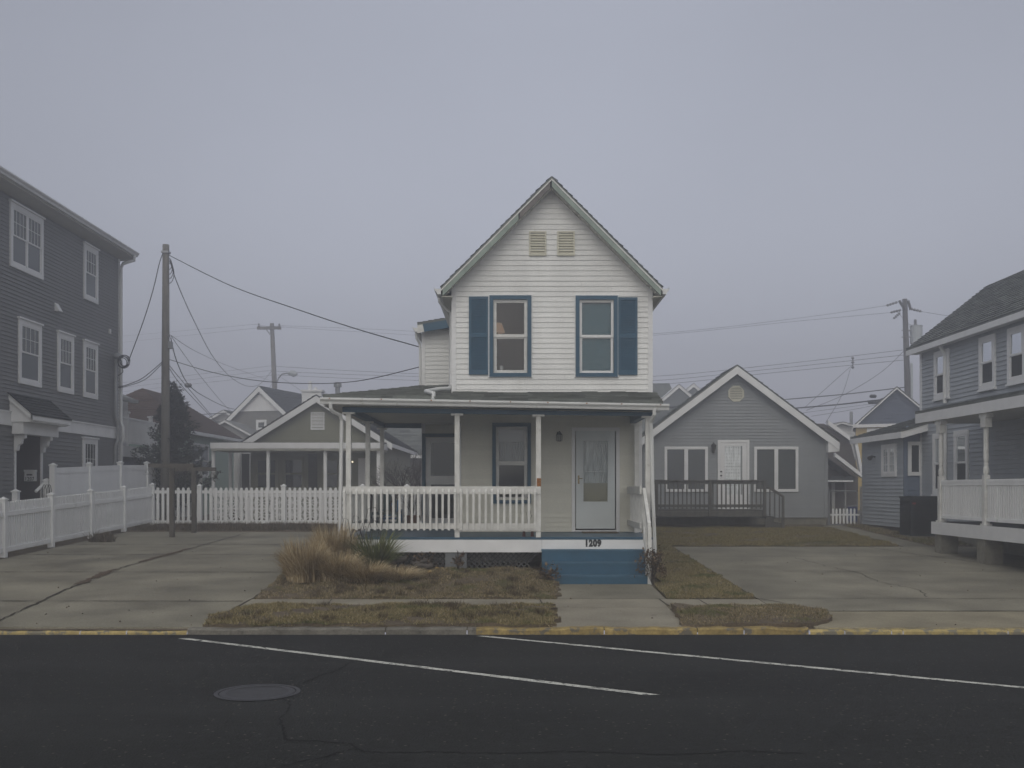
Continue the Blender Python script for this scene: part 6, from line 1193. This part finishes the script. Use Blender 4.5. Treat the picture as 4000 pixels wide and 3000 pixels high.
wire([(3145, 1590, 50), (3330, 1425, 56)], "thin line from the cottage mast up to the spaced wires", .014); wire([(3225, 1652, 45), (3290, 1540, 51), (3322, 1440, 56)], "thin line rising from the brown house to the spaced wires", .014); wire([(3150, 1603, 50), (3300, 1540, 53), (3440, 1455, 55), (3530, 1372, 55)], "long slanting line up to the transformer pole", .016)
wire([(3140, 1612, 50), (3400, 1578, 54), (3545, 1555, 55)], "thin line under the thick cables left of the transformer pole", .012); wire([(3170, 1626, 50), (3330, 1600, 53), (3480, 1570, 55)], "lowest thin line left of the transformer pole", .012)
wire([(690, 1624, 66), (900, 1612, 70), (1076, 1598, 74)], "upper thick cable crossing the brown roof to the far pole", .035); wire([(690, 1657, 66), (900, 1645, 70), (1076, 1626, 74)], "lower thick cable crossing the brown roof to the far pole", .055)
wire([(3500, 1210, 55), (3545, 1262, 55), (3575, 1272, 55)], "short jumper wire looping to the transformer top", .014)
wire([(960, 1650, 70), (1062, 1500, 74)], "slanting wire from the taupe gable up to the far pole", .014); wire([(1100, 1475, 74), (1215, 1552, 60)], "slanting wire from the far pole down to the white chimney", .014)
for (xx, yy, rr2, lab) in ((3455, 1585, 28, "round coil of cable hanging beside the transformer pole"),):
    o = MB().tube([(px(xx + rr2 * math.cos(t), 54.5), 54.5, pz(yy - rr2 * math.sin(t), 54.5)) for t in np.linspace(0, 6.28, 25)], .05, 5).build("cable_coil", cable_m); tag(o, lab, "cable coil")
for (x0, x1, y0, y1, dd, lab) in ((3398, 3423, 1541, 1555, 55.4, "small black splice box on the upper thick cable"), (3391, 3470, 1566, 1579, 55.6, "long black splice closure on the lower thick cable"), (722, 748, 1496, 1514, 43, "grey splice box on the cable beside the near pole")):
    z0_, z1_ = pz(y1, dd), pz(y0, dd); mb = MB(); a, b_ = px(x0, dd), px(x1, dd); zc = (z0_ + z1_) / 2; r_ = (z1_ - z0_) / 2; mb.tube([(a, dd, zc), (a + .05, dd, zc), (b_ - .05, dd, zc), (b_, dd, zc)], [r_ * .6, r_, r_, r_ * .6], 8); tag(mb.build("splice_box", black_m if x0 > 1000 else ceramic), lab, "splice box")
mb = MB(); xq_ = px(3331, 56); mb.tube([(xq_, 56, pz(1440, 56)), (xq_, 56, pz(1398, 56))], .03); [mb.lathe((xq_, 56, pz(yy, 56)), [(.04, 0), (.1, .06), (.04, .14)], 8) for yy in (1440, 1420, 1403)]; tag(mb.build("wire_spacer", ceramic), "upright wire spacer on the three lines above the grey cottage", "wire spacer")

# ================================================================== HAZE
hz = bpy.data.materials.new("haze_air"); hz.use_nodes = True; n = hz.node_tree; n.nodes.clear(); o_ = n.nodes.new("ShaderNodeOutputMaterial"); pv = n.nodes.new("ShaderNodeVolumePrincipled")
pv.inputs['Color'].default_value = (.93, .94, .98, 1); pv.inputs['Density'].default_value = .0105; pv.inputs['Anisotropy'].default_value = .7; n.links.new(pv.outputs[0], o_.inputs['Volume'])
hb = MB(); hb.box(-70, 70, -16, 110, -1.2, 16.5); hz.cycles.volume_sampling = 'DISTANCE'; ho = hb.build("haze", hz); tag(ho, "thin grey sea fog hanging over the whole street", "fog", kind="stuff")
